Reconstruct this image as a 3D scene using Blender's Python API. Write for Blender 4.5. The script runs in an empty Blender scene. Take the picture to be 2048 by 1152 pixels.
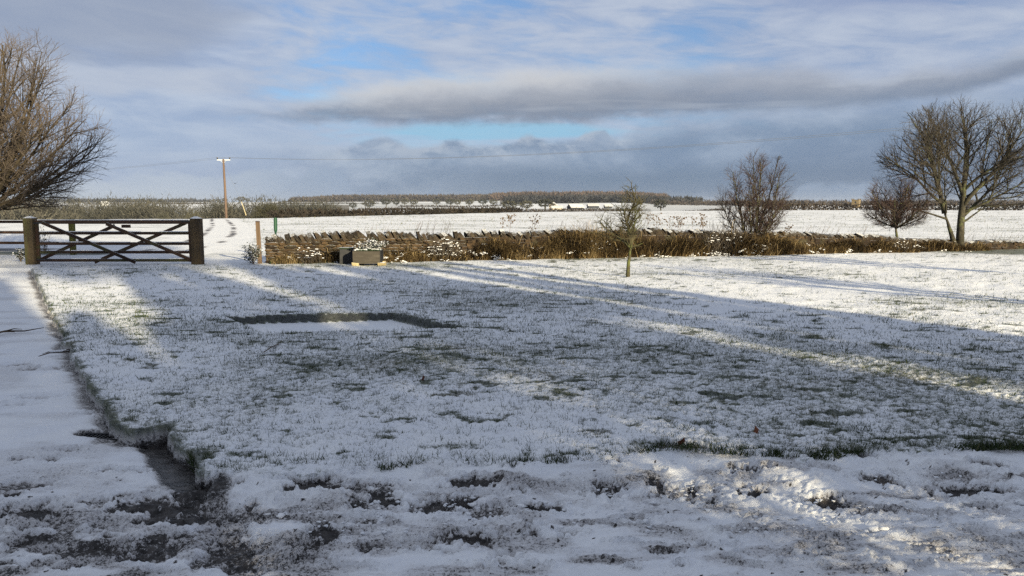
import bpy, math, random
import numpy as np
from mathutils import Vector

# ------------------------------------------------------------------ camera, world, sun, exposure
scene = bpy.context.scene
COL = scene.collection
R = math.radians
CAM_H, FPX = 1.6, 1536.0
PITCH = math.atan(166 / FPX)
cam_data = bpy.data.cameras.new('camera')
cam_data.sensor_width = 36.0
cam_data.lens = 27.0
cam_data.clip_start = 0.05
cam_data.clip_end = 20000
cam = bpy.data.objects.new('camera', cam_data)
cam.location = (0, 0, CAM_H)
cam.rotation_euler = (math.pi / 2 - PITCH, 0, 0)
COL.objects.link(cam)
scene.camera = cam

SUN_AZ, SUN_EL = R(33), R(14)          # sun behind the camera, to the right
SUN_H = np.array([math.sin(SUN_AZ), -math.cos(SUN_AZ)])   # horizontal direction towards the sun
SUN_P = np.array([math.cos(SUN_AZ), math.sin(SUN_AZ)])    # across the light
sun_data = bpy.data.lights.new('sun', 'SUN')
sun_data.energy = 5.0
sun_data.angle = R(0.53)
sun_data.color = (1.0, 0.87, 0.60)
sun = bpy.data.objects.new('sun', sun_data)
to_sun = Vector((SUN_H[0] * math.cos(SUN_EL), SUN_H[1] * math.cos(SUN_EL), math.sin(SUN_EL)))
sun.rotation_euler = to_sun.to_track_quat('Z', 'Y').to_euler()
sun.location = to_sun * 100
COL.objects.link(sun)

vs = scene.view_settings
vs.view_transform = 'Standard'
vs.look = 'None'
vs.exposure = 1.05
vs.gamma = 1.0
vs.use_curve_mapping = False
KEXP = 2 ** -1.05
scene.render.engine = 'CYCLES'
scene.cycles.use_denoising = False
scene.cycles.max_bounces = 4
scene.cycles.diffuse_bounces = 2
scene.cycles.transparent_max_bounces = 8


class NB:
    """small helper that writes shader node networks as expressions"""
    def __init__(self, nt):
        self.nt = nt
        nt.nodes.clear()

    def node(self, t, **props):
        n = self.nt.nodes.new(t)
        for k, v in props.items():
            setattr(n, k, v)
        return n

    def put(self, sock, v):
        if isinstance(v, bpy.types.NodeSocket):
            self.nt.links.new(v, sock)
        elif isinstance(v, (tuple, list)):
            v = tuple(v)
            sock.default_value = v + (1.0,) if sock.type == 'RGBA' and len(v) == 3 else v
        else:
            sock.default_value = v

    def m(self, op, a, b=None, c=None, clamp=False):
        n = self.node('ShaderNodeMath', operation=op, use_clamp=clamp)
        for i, v in enumerate((a, b, c)):
            if v is not None:
                self.put(n.inputs[i], v)
        return n.outputs[0]

    def add(self, a, b): return self.m('ADD', a, b)
    def sub(self, a, b): return self.m('SUBTRACT', a, b)
    def mul(self, a, b): return self.m('MULTIPLY', a, b)
    def div(self, a, b): return self.m('DIVIDE', a, b)

    def ss(self, lo, hi, x):
        n = self.node('ShaderNodeMapRange', interpolation_type='SMOOTHSTEP')
        self.put(n.inputs['Value'], x)
        self.put(n.inputs['From Min'], lo)
        self.put(n.inputs['From Max'], hi)
        return n.outputs[0]

    def mix(self, f, a, b, mode='MIX'):
        n = self.node('ShaderNodeMix', data_type='RGBA', blend_type=mode)
        self.put(n.inputs[0], f)
        self.put(n.inputs[6], a)
        self.put(n.inputs[7], b)
        return n.outputs[2]

    def noise(self, vec, scale, detail=3.0, rough=0.55, dist=0.0):
        n = self.node('ShaderNodeTexNoise')
        if vec is not None:
            self.put(n.inputs['Vector'], vec)
        n.inputs['Scale'].default_value = scale
        n.inputs['Detail'].default_value = detail
        n.inputs['Roughness'].default_value = rough
        n.inputs['Distortion'].default_value = dist
        return n.outputs[0]

    def xyz(self, x, y, z):
        n = self.node('ShaderNodeCombineXYZ')
        for i, v in enumerate((x, y, z)):
            self.put(n.inputs[i], v)
        return n.outputs[0]

    def sep(self, v):
        n = self.node('ShaderNodeSeparateXYZ')
        self.put(n.inputs[0], v)
        return n.outputs


def build_world():
    w = bpy.data.worlds.new('World')
    scene.world = w
    w.use_nodes = True
    w.cycles.sampling_method = 'MANUAL'
    w.cycles.sample_map_resolution = 256
    b = NB(w.node_tree)
    tc = b.node('ShaderNodeTexCoord').outputs['Generated']
    x, y, z = b.sep(tc)
    az = b.m('ARCTAN2', x, y)
    hor = b.m('SQRT', b.add(b.mul(x, x), b.mul(y, y)))
    v = b.div(z, b.m('MAXIMUM', hor, 0.001))           # tangent of the elevation
    vpos = b.m('MAXIMUM', v, 0.0)
    sky = b.node('ShaderNodeTexSky', sky_type='NISHITA')
    sky.sun_disc = False
    sky.sun_elevation = SUN_EL
    sky.sun_rotation = math.pi - SUN_AZ
    sky.altitude = 150
    sky.air_density = 1.0
    sky.dust_density = 0.3
    sky.ozone_density = 4.0
    clear = b.mix(1.0, sky.outputs[0], (0.056, 0.062, 0.068), 'MULTIPLY')

    def C(r, g, bb, k=1.0):
        """colour as seen in the picture (0-255) to radiance"""
        f = lambda c: ((c / 255 + 0.055) / 1.055) ** 2.4 * KEXP * k
        return (f(r), f(g), f(bb))

    u01 = b.m('MULTIPLY_ADD', az, 1 / 1.6, 0.5)

    def curve(points):
        """height (tangent of elevation) as a function of azimuth; points: (azimuth, height)"""
        n = b.node('ShaderNodeFloatCurve')
        cv = n.mapping.curves[0]
        pts = [((a + 0.8) / 1.6, h / 0.35 + 0.2) for a, h in points]
        cv.points[0].location = pts[0]
        cv.points[1].location = pts[-1]
        for p in pts[1:-1]:
            cv.points.new(*p)
        n.mapping.extend = 'HORIZONTAL'
        n.mapping.update()
        b.put(n.inputs['Value'], u01)
        return b.mul(b.sub(n.outputs[0], 0.2), 0.35)

    def A(px):
        return math.atan((px - 1024) / 1536.0)

    def H(py):
        return math.tan(math.atan((576 - py) / 1536.0) - PITCH)

    inv = b.div(1.0, b.add(vpos, 0.11))
    deck = b.xyz(b.mul(b.m('SINE', az), inv), b.mul(b.m('COSINE', az), inv), 0.0)
    fine = b.noise(b.xyz(b.mul(az, 1.0), b.mul(v, 1.8), 1.0), 19.0, 5.0, 0.66, 0.3)      # shared small detail
    wide = b.noise(b.xyz(b.mul(az, 1.0), b.mul(v, 4.0), 6.0), 3.4, 4.0, 0.55, 0.3)
    # high broken deck
    n1 = b.noise(deck, 2.1, 5.0, 0.60, 0.35)
    n1b = b.noise(deck, 0.55, 2.0, 0.5)
    ripple = b.noise(b.xyz(b.mul(az, 9.0), b.mul(b.add(v, b.mul(az, 0.10)), 38.0), 3.0), 1.0, 4.0, 0.6, 0.6)
    cov = b.add(b.add(b.mul(n1, 0.50), b.mul(n1b, 0.35)), b.mul(ripple, 0.30))
    west = b.ss(-0.20, -0.46, az)
    east = b.ss(0.10, 0.45, az)
    cov = b.add(cov, b.add(b.mul(west, 0.22), b.mul(east, 0.13)))
    cov = b.add(cov, b.mul(b.ss(0.30, 0.60, v), 0.16))  # extra cloud overhead, out of view, added to make the shade less blue
    mA = b.ss(0.36, 0.66, cov)
    colA = b.mix(b.ss(0.30, 0.68, b.add(b.mul(ripple, 0.55), b.mul(n1, 0.45))), C(150, 167, 198), C(190, 199, 215))
    colA = b.mix(b.mul(b.ss(0.2, 0.45, az), b.ss(0.20, 0.26, b.add(v, b.mul(b.sub(wide, 0.5), 0.08)))), colA, C(140, 154, 190))
    colA = b.mix(b.mul(b.ss(0.30, 0.60, v), 0.8), colA, C(166, 173, 184))  # greyer tone of that unseen overhead cloud, to take blue from the shade
    col = b.mix(b.mul(mA, 0.92), clear, colA)
    # milky air lower down
    col = b.mix(b.mul(b.ss(0.16, 0.05, v), 0.55), col, C(166, 184, 210))
    # broad grey cloud, upper left
    hl = b.add(v, b.mul(b.sub(wide, 0.5), 0.12))
    mL = b.mul(b.ss(A(520), A(330), b.add(az, b.mul(b.sub(wide, 0.5), 0.30))), b.mul(b.ss(H(165), H(110), hl), b.ss(0.36, 0.24, hl)))
    col = b.mix(b.mul(mL, 0.75), col, C(148, 160, 182))
    mL2 = b.mul(b.ss(A(640), A(380), az), b.mul(b.ss(H(225), H(190), hl), b.ss(H(130), H(165), hl)))
    col = b.mix(b.mul(mL2, 0.55), col, C(188, 196, 210))
    # clear gap under the bar
    gx = b.div(b.sub(az, A(1010)), 0.185)
    gy = b.div(b.sub(v, H(258)), 0.021)
    ge = b.sub(1.0, b.add(b.mul(gx, gx), b.mul(gy, gy)))
    gs = b.noise(b.xyz(b.mul(az, 4.0), b.mul(v, 70.0), 4.0), 1.0, 3.0, 0.5)
    gm = b.ss(0.0, 0.8, b.add(ge, b.mul(b.sub(gs, 0.55), 2.8)))
    col = b.mix(b.mul(gm, 0.75), col, C(146, 197, 226))
    # long dark bar
    low = curve([(-0.8, H(262)), (A(100), H(258)), (A(450), H(246)), (A(700), H(241)), (A(900), H(243)), (A(1000), H(232)), (A(1200), H(232)), (A(1400), H(240)), (A(1600), H(240)), (A(1750), H(230)), (A(1900), H(212)), (A(2048), H(178)), (0.8, H(120))])
    upp = curve([(-0.8, H(250)), (A(100), H(248)), (A(450), H(236)), (A(700), H(206)), (A(850), H(182)), (A(1000), H(170)), (A(1250), H(158)), (A(1600), H(160)), (A(1710), H(186)), (A(1800), H(168)), (A(2048), H(146)), (0.8, H(90))])
    vb_ = b.add(v, b.add(b.mul(b.sub(fine, 0.5), 0.024), b.mul(b.sub(wide, 0.5), 0.034)))
    mB = b.mul(b.ss(b.sub(low, 0.009), b.add(low, 0.008), vb_), b.ss(b.add(upp, 0.014), b.sub(upp, 0.016), vb_))
    mB = b.mul(mB, b.ss(A(330), A(700), az))
    tB = b.div(b.sub(vb_, low), b.m('MAXIMUM', b.sub(upp, low), 0.004))
    colB = b.mix(b.ss(0.15, 1.05, tB), C(122, 134, 154), C(172, 178, 190))
    streak = b.ss(0.55, 0.72, b.noise(b.xyz(b.mul(az, 5.0), b.mul(v, 60.0), 9.0), 1.0, 2.0, 0.5))
    colB = b.mix(b.mul(streak, 0.5), colB, C(176, 184, 196))
    glow = b.mul(b.mul(b.ss(b.add(upp, 0.026), b.add(upp, 0.002), vb_), b.ss(b.sub(low, 0.0), b.add(low, 0.02), vb_)), b.mul(b.ss(A(560), A(760), az), b.ss(A(1500), A(1100), az)))
    col = b.mix(b.mul(glow, 0.85), col, C(208, 209, 211))
    col = b.mix(b.mul(mB, 0.82), col, colB)
    # cumulus bank along the horizon
    top = curve([(-0.8, H(330)), (A(100), H(345)), (A(300), H(332)), (A(450), H(322)), (A(600), H(302)), (A(700), H(297)), (A(740), H(286)), (A(770), H(277)), (A(800), H(287)), (A(860), H(293)), (A(910), H(282)), (A(950), H(292)), (A(1030), H(286)), (A(1052), H(269)), (A(1075), H(276)), (A(1105), H(287)),
                 (A(1150), H(281)), (A(1168), H(263)), (A(1200), H(260)), (A(1226), H(277)), (A(1260), H(270)), (A(1350), H(252)), (A(1500), H(240)), (A(2048), H(228)), (0.8, H(228))])
    vc_ = b.add(v, b.mul(b.sub(fine, 0.5), 0.018))
    soft = b.add(b.add(0.0045, b.mul(b.ss(A(1225), A(1330), az), 0.028)), b.mul(b.ss(A(700), A(560), az), 0.030))
    mC = b.ss(b.add(top, soft), b.sub(top, soft), vc_)
    c3 = b.noise(b.xyz(b.mul(az, 1.0), b.mul(v, 2.2), 5.0), 8.5, 6.0, 0.62, 0.15)
    darkC = b.mix(b.ss(A(350), A(900), az), C(160, 176, 202), C(124, 145, 172))
    liteC = b.mix(b.ss(A(350), A(1300), az), C(188, 200, 216), C(164, 180, 201))
    colC = b.mix(b.mul(b.ss(0.36, 0.66, c3), 0.75), darkC, liteC)
    lowdark = b.mul(b.ss(H(310), H(352), b.add(v, b.mul(b.sub(wide, 0.5), 0.03))), b.ss(A(640), A(1050), az))
    colC = b.mix(b.mul(lowdark, 0.85), colC, C(108, 129, 155))
    lowright = b.mul(b.ss(H(270), H(320), v), b.ss(A(1400), A(1800), az))
    colC = b.mix(b.mul(lowright, 0.5), colC, C(116, 134, 160))
    puff = b.mul(b.mul(b.ss(0.030, 0.004, b.sub(top, vc_)), b.ss(0.40, 0.58, fine)), b.mul(b.ss(A(560), A(720), az), b.ss(A(1330), A(1230), az)))
    colC = b.mix(b.mul(puff, 0.6), colC, C(184, 195, 209))
    col = b.mix(b.mul(mC, 0.95), col, colC)
    # pale heaps lower down
    hp = curve([(-0.8, H(362)), (A(200), H(368)), (A(330), H(350)), (A(420), H(356)), (A(520), H(345)), (A(600), H(352)), (A(640), H(333)), (A(680), H(342)), (A(705), H(368)), (A(740), H(392)), (A(770), H(384)), (A(790), H(398)), (A(850), H(392)), (A(872), H(372)), (A(892), H(396)), (A(1000), H(412)), (A(1340), H(405)),
                (A(1390), H(388)), (A(1430), H(400)), (A(1570), H(398)), (A(1610), H(370)), (A(1660), H(366)), (A(1690), H(370)), (A(1740), H(372)), (A(1790), H(398)), (A(1900), H(405)), (0.8, H(392))])
    vp_ = b.add(v, b.mul(b.sub(fine, 0.5), 0.034))
    mP = b.ss(b.add(hp, 0.004), b.sub(hp, 0.006), vp_)
    pw = b.mix(b.ss(A(300), A(800), az), C(184, 196, 211), C(146, 165, 190))
    pw = b.mix(b.mul(b.ss(0.42, 0.62, c3), 0.5), pw, b.mix(b.ss(A(300), A(800), az), C(165, 181, 203), C(124, 145, 172)))
    col = b.mix(b.mul(mP, 0.85), col, pw)
    col = b.mix(b.mul(b.mul(b.ss(H(362), H(398), v), b.ss(A(560), A(330), az)), 0.5), col, C(190, 201, 213))
    # below the horizon
    col = b.mix(b.ss(0.0, -0.02, v), col, C(150, 155, 165))
    bg = b.node('ShaderNodeBackground')
    b.put(bg.inputs[0], col)
    bg.inputs[1].default_value = 1.0
    out = b.node('ShaderNodeOutputWorld')
    b.nt.links.new(bg.outputs[0], out.inputs[0])


build_world()

# ------------------------------------------------------------------ helpers
rng = np.random.default_rng(7)
rnd = random.Random(11)
cp, sp = math.cos(PITCH), math.sin(PITCH)


def GP(px, py, z=0.0):
    """ground point (x, y) seen at a place of the photograph"""
    v = (576 - py) / FPX
    dz = -sp + v * cp
    k = (z - CAM_H) / dz
    return np.array([(px - 1024) / FPX * k, (cp + v * sp) * k])


def AT(px, py, y):
    """world point on the ray through a place of the photograph, at forward distance y"""
    v = (576 - py) / FPX
    k = y / (cp + v * sp)
    return np.array([(px - 1024) / FPX * k, y, CAM_H + (-sp + v * cp) * k])


def hash2(ix, iy, seed):
    h = (ix.astype(np.int64) * 374761393 + iy.astype(np.int64) * 668265263 + seed * 974711) & 0xFFFFFFFF
    h = ((h ^ (h >> 13)) * 1274126177) & 0xFFFFFFFF
    h = ((h ^ (h >> 16)) * 2246822519) & 0xFFFFFFFF
    return (h ^ (h >> 15)).astype(np.float64) / 4294967295.0


def vn(x, y, s=0):
    ix, iy = np.floor(x), np.floor(y)
    fx, fy = x - ix, y - iy
    ux, uy = fx * fx * (3 - 2 * fx), fy * fy * (3 - 2 * fy)
    a, b = hash2(ix, iy, s), hash2(ix + 1, iy, s)
    c, d = hash2(ix, iy + 1, s), hash2(ix + 1, iy + 1, s)
    return (a + (b - a) * ux) * (1 - uy) + (c + (d - c) * ux) * uy


def fbm(x, y, o=4, s=0, g=0.5):
    t, a, n = 0.0, 1.0, 0.0
    for i in range(o):
        t = t + a * vn(x * 2 ** i + 17.3 * i, y * 2 ** i - 9.1 * i, s + i)
        n += a
        a *= g
    return t / n


def worley(x, y, s=0):
    ix, iy = np.floor(x), np.floor(y)
    best = np.full(np.shape(x), 9.0)
    for dx in (-1, 0, 1):
        for dy in (-1, 0, 1):
            cx, cy = ix + dx, iy + dy
            px_, py_ = cx + hash2(cx, cy, s), cy + hash2(cx, cy, s + 91)
            best = np.minimum(best, (px_ - x) ** 2 + (py_ - y) ** 2)
    return np.sqrt(best)


def sstep(a, b, x):
    t = np.clip((x - a) / (b - a), 0, 1)
    return t * t * (3 - 2 * t)


def poly_dist(P, poly, closed=False):
    """distance of points to a polyline"""
    best = np.full(len(P), 1e9)
    n = len(poly)
    for i in range(n if closed else n - 1):
        a, b = np.array(poly[i]), np.array(poly[(i + 1) % n])
        d = b - a
        t = np.clip(((P - a) @ d) / (d @ d), 0, 1)
        best = np.minimum(best, np.hypot(*(P - a - t[:, None] * d).T))
    return best


def inside(P, poly):
    c = np.zeros(len(P), bool)
    n = len(poly)
    for i in range(n):
        (x1, y1), (x2, y2) = poly[i], poly[(i + 1) % n]
        if y1 == y2:
            continue
        k = ((y1 > P[:, 1]) != (y2 > P[:, 1])) & (P[:, 0] < (x2 - x1) * (P[:, 1] - y1) / (y2 - y1) + x1)
        c ^= k
    return c


def mesh_np(name, V, F, mat, attrs=None, smooth=False):
    """mesh from numpy arrays of vertices and equal-sized faces"""
    V = np.asarray(V, np.float32)
    F = np.asarray(F, np.int32)
    me = bpy.data.meshes.new(name)
    k = F.shape[1]
    me.vertices.add(len(V))
    me.vertices.foreach_set('co', V.ravel())
    me.loops.add(F.size)
    me.loops.foreach_set('vertex_index', F.ravel())
    me.polygons.add(len(F))
    me.polygons.foreach_set('loop_start', np.arange(0, F.size, k, dtype=np.int32))
    me.polygons.foreach_set('loop_total', np.full(len(F), k, np.int32))
    if smooth:
        me.polygons.foreach_set('use_smooth', np.ones(len(F), bool))
    for an, av in (attrs or {}).items():
        at = me.attributes.new(an, 'FLOAT', 'POINT')
        at.data.foreach_set('value', np.asarray(av, np.float32))
    me.update(calc_edges=True)
    if mat:
        me.materials.append(mat)
    return me


def obj(name, me, parent=None, loc=None, rot=None):
    o = bpy.data.objects.new(name, me)
    COL.objects.link(o)
    if parent is not None:
        o.parent = parent
    if loc is not None:
        o.location = tuple(float(c) for c in loc)
    if rot is not None:
        o.rotation_euler = rot
    return o


def tag(o, label=None, cat=None, group=None, kind=None):
    for k, v in (('label', label), ('category', cat), ('group', group), ('kind', kind)):
        if v:
            o[k] = v
    return o


def thing(name, label, cat, loc=(0, 0, 0), rot=None, group=None):
    return tag(obj(name, None, None, loc, rot), label, cat, group)


class Geo:
    """collects shapes; every build() gives one mesh"""
    def __init__(self):
        self.v, self.f = [], []

    def box(self, c, s, jit=0.0, rz=0.0, ry=0.0, rx=0.0, taper=1.0):
        n = len(self.v)
        cz, sz, cy_, sy_, cx_, sx_ = math.cos(rz), math.sin(rz), math.cos(ry), math.sin(ry), math.cos(rx), math.sin(rx)
        for k in range(8):
            t = taper if k & 4 else 1.0
            x = (s[0] / 2 if k & 1 else -s[0] / 2) * t + rnd.uniform(-jit, jit)
            y = (s[1] / 2 if k & 2 else -s[1] / 2) * t + rnd.uniform(-jit, jit)
            z = (s[2] / 2 if k & 4 else -s[2] / 2) + rnd.uniform(-jit, jit)
            y, z = y * cx_ - z * sx_, y * sx_ + z * cx_
            x, z = x * cy_ + z * sy_, -x * sy_ + z * cy_
            x, y = x * cz - y * sz, x * sz + y * cz
            self.v.append((c[0] + x, c[1] + y, c[2] + z))
        self.f += [tuple(n + i for i in q) for q in ((0, 2, 3, 1), (4, 5, 7, 6), (0, 1, 5, 4), (2, 6, 7, 3), (0, 4, 6, 2), (1, 3, 7, 5))]
        return self

    def bar(self, a, b, w, h, up=(0, 0, 1)):
        """rectangular bar from a to b: w across, h along up"""
        a, b = Vector(a), Vector(b)
        d = (b - a).normalized()
        u = Vector(up)
        s = d.cross(u).normalized()
        u = s.cross(d)
        n = len(self.v)
        for p in (a, b):
            for i, j in ((-1, -1), (1, -1), (1, 1), (-1, 1)):
                self.v.append(tuple(p + s * (i * w / 2) + u * (j * h / 2)))
        self.f += [tuple(n + i for i in q) for q in ((0, 3, 2, 1), (4, 5, 6, 7), (0, 1, 5, 4), (1, 2, 6, 5), (2, 3, 7, 6), (3, 0, 4, 7))]
        return self

    def tube(self, pts, rad, sides=5, cap=True):
        n0 = len(self.v)
        m = len(pts)
        P = [Vector(p) for p in pts]
        ref = Vector((0.31, 0.17, 0.93))
        for i, p in enumerate(P):
            d = (P[min(i + 1, m - 1)] - P[max(i - 1, 0)])
            if d.length < 1e-9:
                d = Vector((0, 0, 1))
            d.normalize()
            s = d.cross(ref)
            if s.length < 1e-3:
                s = d.cross(Vector((1, 0, 0)))
            s.normalize()
            u = s.cross(d)
            r = rad[i]
            for k in range(sides):
                a = 2 * math.pi * k / sides
                self.v.append(tuple(p + s * (r * math.cos(a)) + u * (r * math.sin(a))))
        for i in range(m - 1):
            for k in range(sides):
                k2 = (k + 1) % sides
                self.f.append((n0 + i * sides + k, n0 + i * sides + k2, n0 + (i + 1) * sides + k2, n0 + (i + 1) * sides + k))
        if cap:
            self.f.append(tuple(n0 + k for k in range(sides))[::-1])
            self.f.append(tuple(n0 + (m - 1) * sides + k for k in range(sides)))
        return self

    def blob(self, c, s, jit=0.15, seg=6, rings=4):
        n0 = len(self.v)
        self.v.append((c[0], c[1], c[2] - s[2]))
        for i in range(1, rings):
            th = math.pi * i / rings
            for k in range(seg):
                a = 2 * math.pi * (k + 0.5 * (i % 2)) / seg
                j = 1 + rnd.uniform(-jit, jit)
                self.v.append((c[0] + s[0] * math.sin(th) * math.cos(a) * j, c[1] + s[1] * math.sin(th) * math.sin(a) * j, c[2] - s[2] * math.cos(th) * j))
        self.v.append((c[0], c[1], c[2] + s[2]))
        e = len(self.v) - 1
        for k in range(seg):
            k2 = (k + 1) % seg
            self.f.append((n0, n0 + 1 + k2, n0 + 1 + k))
            self.f.append((e, e - seg + k, e - seg + k2))
            for i in range(rings - 2):
                a0 = n0 + 1 + i * seg
                self.f.append((a0 + k, a0 + k2, a0 + seg + k2, a0 + seg + k))
        return self

    def mesh(self, name, mat, smooth=False):
        me = bpy.data.meshes.new(name)
        me.from_pydata(self.v, [], self.f)
        me.materials.append(mat)
        if smooth:
            me.polygons.foreach_set('use_smooth', np.ones(len(me.polygons), bool))
        me.update()
        return me

    def build(self, name, mat, parent=None, loc=None, rot=None, smooth=False):
        return obj(name, self.mesh(name, mat, smooth), parent, loc, rot)


# ------------------------------------------------------------------ materials
def new_mat(name):
    m = bpy.data.materials.new(name)
    m.use_nodes = True
    b = NB(m.node_tree)
    bs = b.node('ShaderNodeBsdfPrincipled')
    out = b.node('ShaderNodeOutputMaterial')
    m.node_tree.links.new(bs.outputs[0], out.inputs[0])
    return m, b, bs


def bump(b, bs, h, strength, dist):
    n = b.node('ShaderNodeBump')
    n.inputs['Strength'].default_value = strength
    n.inputs['Distance'].default_value = dist
    b.put(n.inputs['Height'], h)
    b.nt.links.new(n.outputs[0], bs.inputs['Normal'])


def attr(b, name):
    return b.node('ShaderNodeAttribute', attribute_name=name).outputs['Fac']


SNOW = (0.84, 0.85, 0.87)


def mat_ground():
    m, b, bs = new_mat('snowy_ground')
    P = b.node('ShaderNodeTexCoord').outputs['Object']
    g, mud, soil, wet = attr(b, 'grass'), attr(b, 'mud'), attr(b, 'soil'), attr(b, 'wet')
    nf = b.noise(P, 55.0, 3.0, 0.6)
    nm = b.noise(P, 14.0, 3.0, 0.6)
    nb = b.noise(P, 1.1, 2.0, 0.5)
    ng = b.noise(P, 150.0, 2.0, 0.6)
    gg = b.add(g, b.add(b.mul(b.sub(nf, 0.5), 1.1), b.add(b.mul(b.sub(nm, 0.5), 0.5), b.mul(b.sub(ng, 0.5), 1.1))))
    gm = b.mul(b.ss(0.30, 0.95, gg), b.ss(0.0, 0.12, g))
    gcol = b.mix(b.ss(0.35, 0.65, nm), (0.028, 0.040, 0.020), (0.090, 0.100, 0.052))
    gcol = b.mix(b.ss(1.0, 1.25, g), gcol, (0.010, 0.013, 0.006))
    gcol = b.mix(b.mul(b.ss(0.50, 0.75, nb), b.ss(1.1, 0.9, g)), gcol, (0.10, 0.085, 0.045))
    scol = b.mix(b.ss(0.3, 0.7, b.noise(P, 2.7, 3.0, 0.6)), (0.80, 0.815, 0.85), (0.86, 0.865, 0.875))
    col = b.mix(b.mul(gm, 0.92), scol, gcol)
    sm = b.ss(0.30, 0.75, b.add(soil, b.mul(b.sub(b.noise(P, 0.05, 4.0, 0.6), 0.5), 0.5)))
    col = b.mix(b.mul(sm, 0.9), col, (0.12, 0.098, 0.060))
    mm = b.ss(0.36, 0.72, b.add(mud, b.mul(b.add(b.mul(b.sub(nf, 0.5), 1.2), b.mul(b.sub(ng, 0.5), 0.9)), b.ss(0.02, 0.3, mud))))
    mcol = b.mix(b.ss(0.35, 0.7, nm), (0.016, 0.014, 0.014), (0.072, 0.064, 0.060))
    tint = b.mix(b.ss(0.08, 0.55, b.add(mud, b.mul(b.sub(nf, 0.5), 0.25))), col, (0.50, 0.48, 0.475))
    col = b.mix(mm, tint, mcol)
    b.put(bs.inputs['Base Color'], col)
    rough = b.sub(b.sub(0.75, b.mul(mm, 0.2)), b.mul(wet, 0.45))
    b.put(bs.inputs['Roughness'], rough)
    bs.inputs['Specular IOR Level'].default_value = 0.3
    bump(b, bs, b.add(b.add(b.mul(nf, 0.5), nm), b.mul(ng, 0.15)), 0.6, 0.022)
    return m


def mat_simple(name, c1, c2, scale=6.0, rough=0.85, snow=0.0, snow_lo=0.45, stretch=(1, 1, 1), bmp=0.4, bd=0.01, var=True, c3=None):
    """two-tone procedural surface; snow > 0 lets snow lie on what faces up"""
    m, b, bs = new_mat(name)
    tc = b.node('ShaderNodeTexCoord').outputs['Object']
    mp = b.node('ShaderNodeMapping')
    mp.inputs['Scale'].default_value = stretch
    b.put(mp.inputs['Vector'], tc)
    P = mp.outputs[0]
    oi = b.node('ShaderNodeObjectInfo').outputs['Random']
    off = b.node('ShaderNodeVectorMath', operation='ADD')
    b.put(off.inputs[0], P)
    b.put(off.inputs[1], b.xyz(b.mul(oi, 37.0), b.mul(oi, 11.0), b.mul(oi, 23.0)))
    P = off.outputs[0]
    n = b.noise(P, scale, 5.0, 0.6)
    f = b.ss(0.3, 0.7, b.add(n, b.mul(b.sub(oi, 0.5), 0.45) if var else 0.0))
    col = b.mix(f, c1, c2)
    if c3:
        col = b.mix(b.ss(0.52, 0.68, b.noise(P, scale * 0.37, 3.0, 0.6)), col, c3)
    if snow > 0:
        nz = b.sep(b.node('ShaderNodeNewGeometry').outputs['Normal'])[2]
        sn = b.ss(snow_lo, snow_lo + 0.3, b.add(nz, b.mul(b.sub(b.noise(tc, 9.0, 3.0, 0.6), 0.5), 0.9)))
        col = b.mix(b.mul(sn, snow), col, SNOW)
    b.put(bs.inputs['Base Color'], col)
    bs.inputs['Roughness'].default_value = rough
    bs.inputs['Specular IOR Level'].default_value = 0.25
    if bmp:
        bump(b, bs, n, bmp, bd)
    return m


def mat_blades(name, stops, rough=0.8):
    """colour picked along a ramp by the per-blade value in attribute 'tone'"""
    m, b, bs = new_mat(name)
    t = attr(b, 'tone')
    r = b.node('ShaderNodeValToRGB')
    while len(r.color_ramp.elements) < len(stops):
        r.color_ramp.elements.new(0.5)
    for e, (p, c) in zip(r.color_ramp.elements, stops):
        e.position = p
        e.color = c + (1.0,)
    b.put(r.inputs[0], t)
    b.put(bs.inputs['Base Color'], r.outputs[0])
    bs.inputs['Roughness'].default_value = rough
    bs.inputs['Specular IOR Level'].default_value = 0.2
    return m


M = {}
M['ground'] = mat_ground()
M['snow'] = mat_simple('snow_clump', (0.80, 0.81, 0.84), (0.87, 0.87, 0.87), 12.0, 0.7, bmp=0.4, bd=0.01)
M['gate'] = mat_simple('gate_timber', (0.026, 0.014, 0.009), (0.060, 0.034, 0.022), 9.0, 0.8, snow=0.95, snow_lo=0.72, stretch=(0.15, 1, 1), c3=(0.055, 0.055, 0.022))
M['post'] = mat_simple('mossy_post', (0.035, 0.026, 0.017), (0.085, 0.062, 0.035), 7.0, 0.9, snow=0.95, snow_lo=0.55, stretch=(1, 1, 0.12), c3=(0.075, 0.082, 0.028), bmp=0.7, bd=0.02)
M['postred'] = mat_simple('weathered_post', (0.060, 0.040, 0.026), (0.115, 0.078, 0.050), 8.0, 0.9, stretch=(1, 1, 0.1), bmp=0.5)
M['postgreen'] = mat_simple('lichen_post', (0.08, 0.08, 0.02), (0.16, 0.15, 0.04), 8.0, 0.9, snow=0.8, snow_lo=0.6, stretch=(1, 1, 0.2))
M['greenpaint'] = mat_simple('green_plastic', (0.006, 0.035, 0.018), (0.014, 0.06, 0.032), 5.0, 0.5, bmp=0.0)
M['stone'] = mat_simple('limestone', (0.018, 0.012, 0.008), (0.082, 0.053, 0.028), 7.0, 0.95, snow=0.7, snow_lo=0.78, bmp=0.9, bd=0.025, c3=(0.045, 0.040, 0.022))
M['coping'] = mat_simple('coping_limestone', (0.014, 0.011, 0.009), (0.055, 0.040, 0.027), 8.0, 0.95, snow=0.8, snow_lo=0.66, bmp=0.9, bd=0.02, c3=(0.070, 0.062, 0.042))
M['core'] = mat_simple('wall_fill', (0.04, 0.03, 0.018), (0.11, 0.078, 0.04), 9.0, 0.95, bmp=0.9, bd=0.03)
M['bark'] = mat_simple('grey_bark', (0.030, 0.027, 0.019), (0.080, 0.070, 0.044), 9.0, 0.9, c3=(0.085, 0.092, 0.04))
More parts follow.
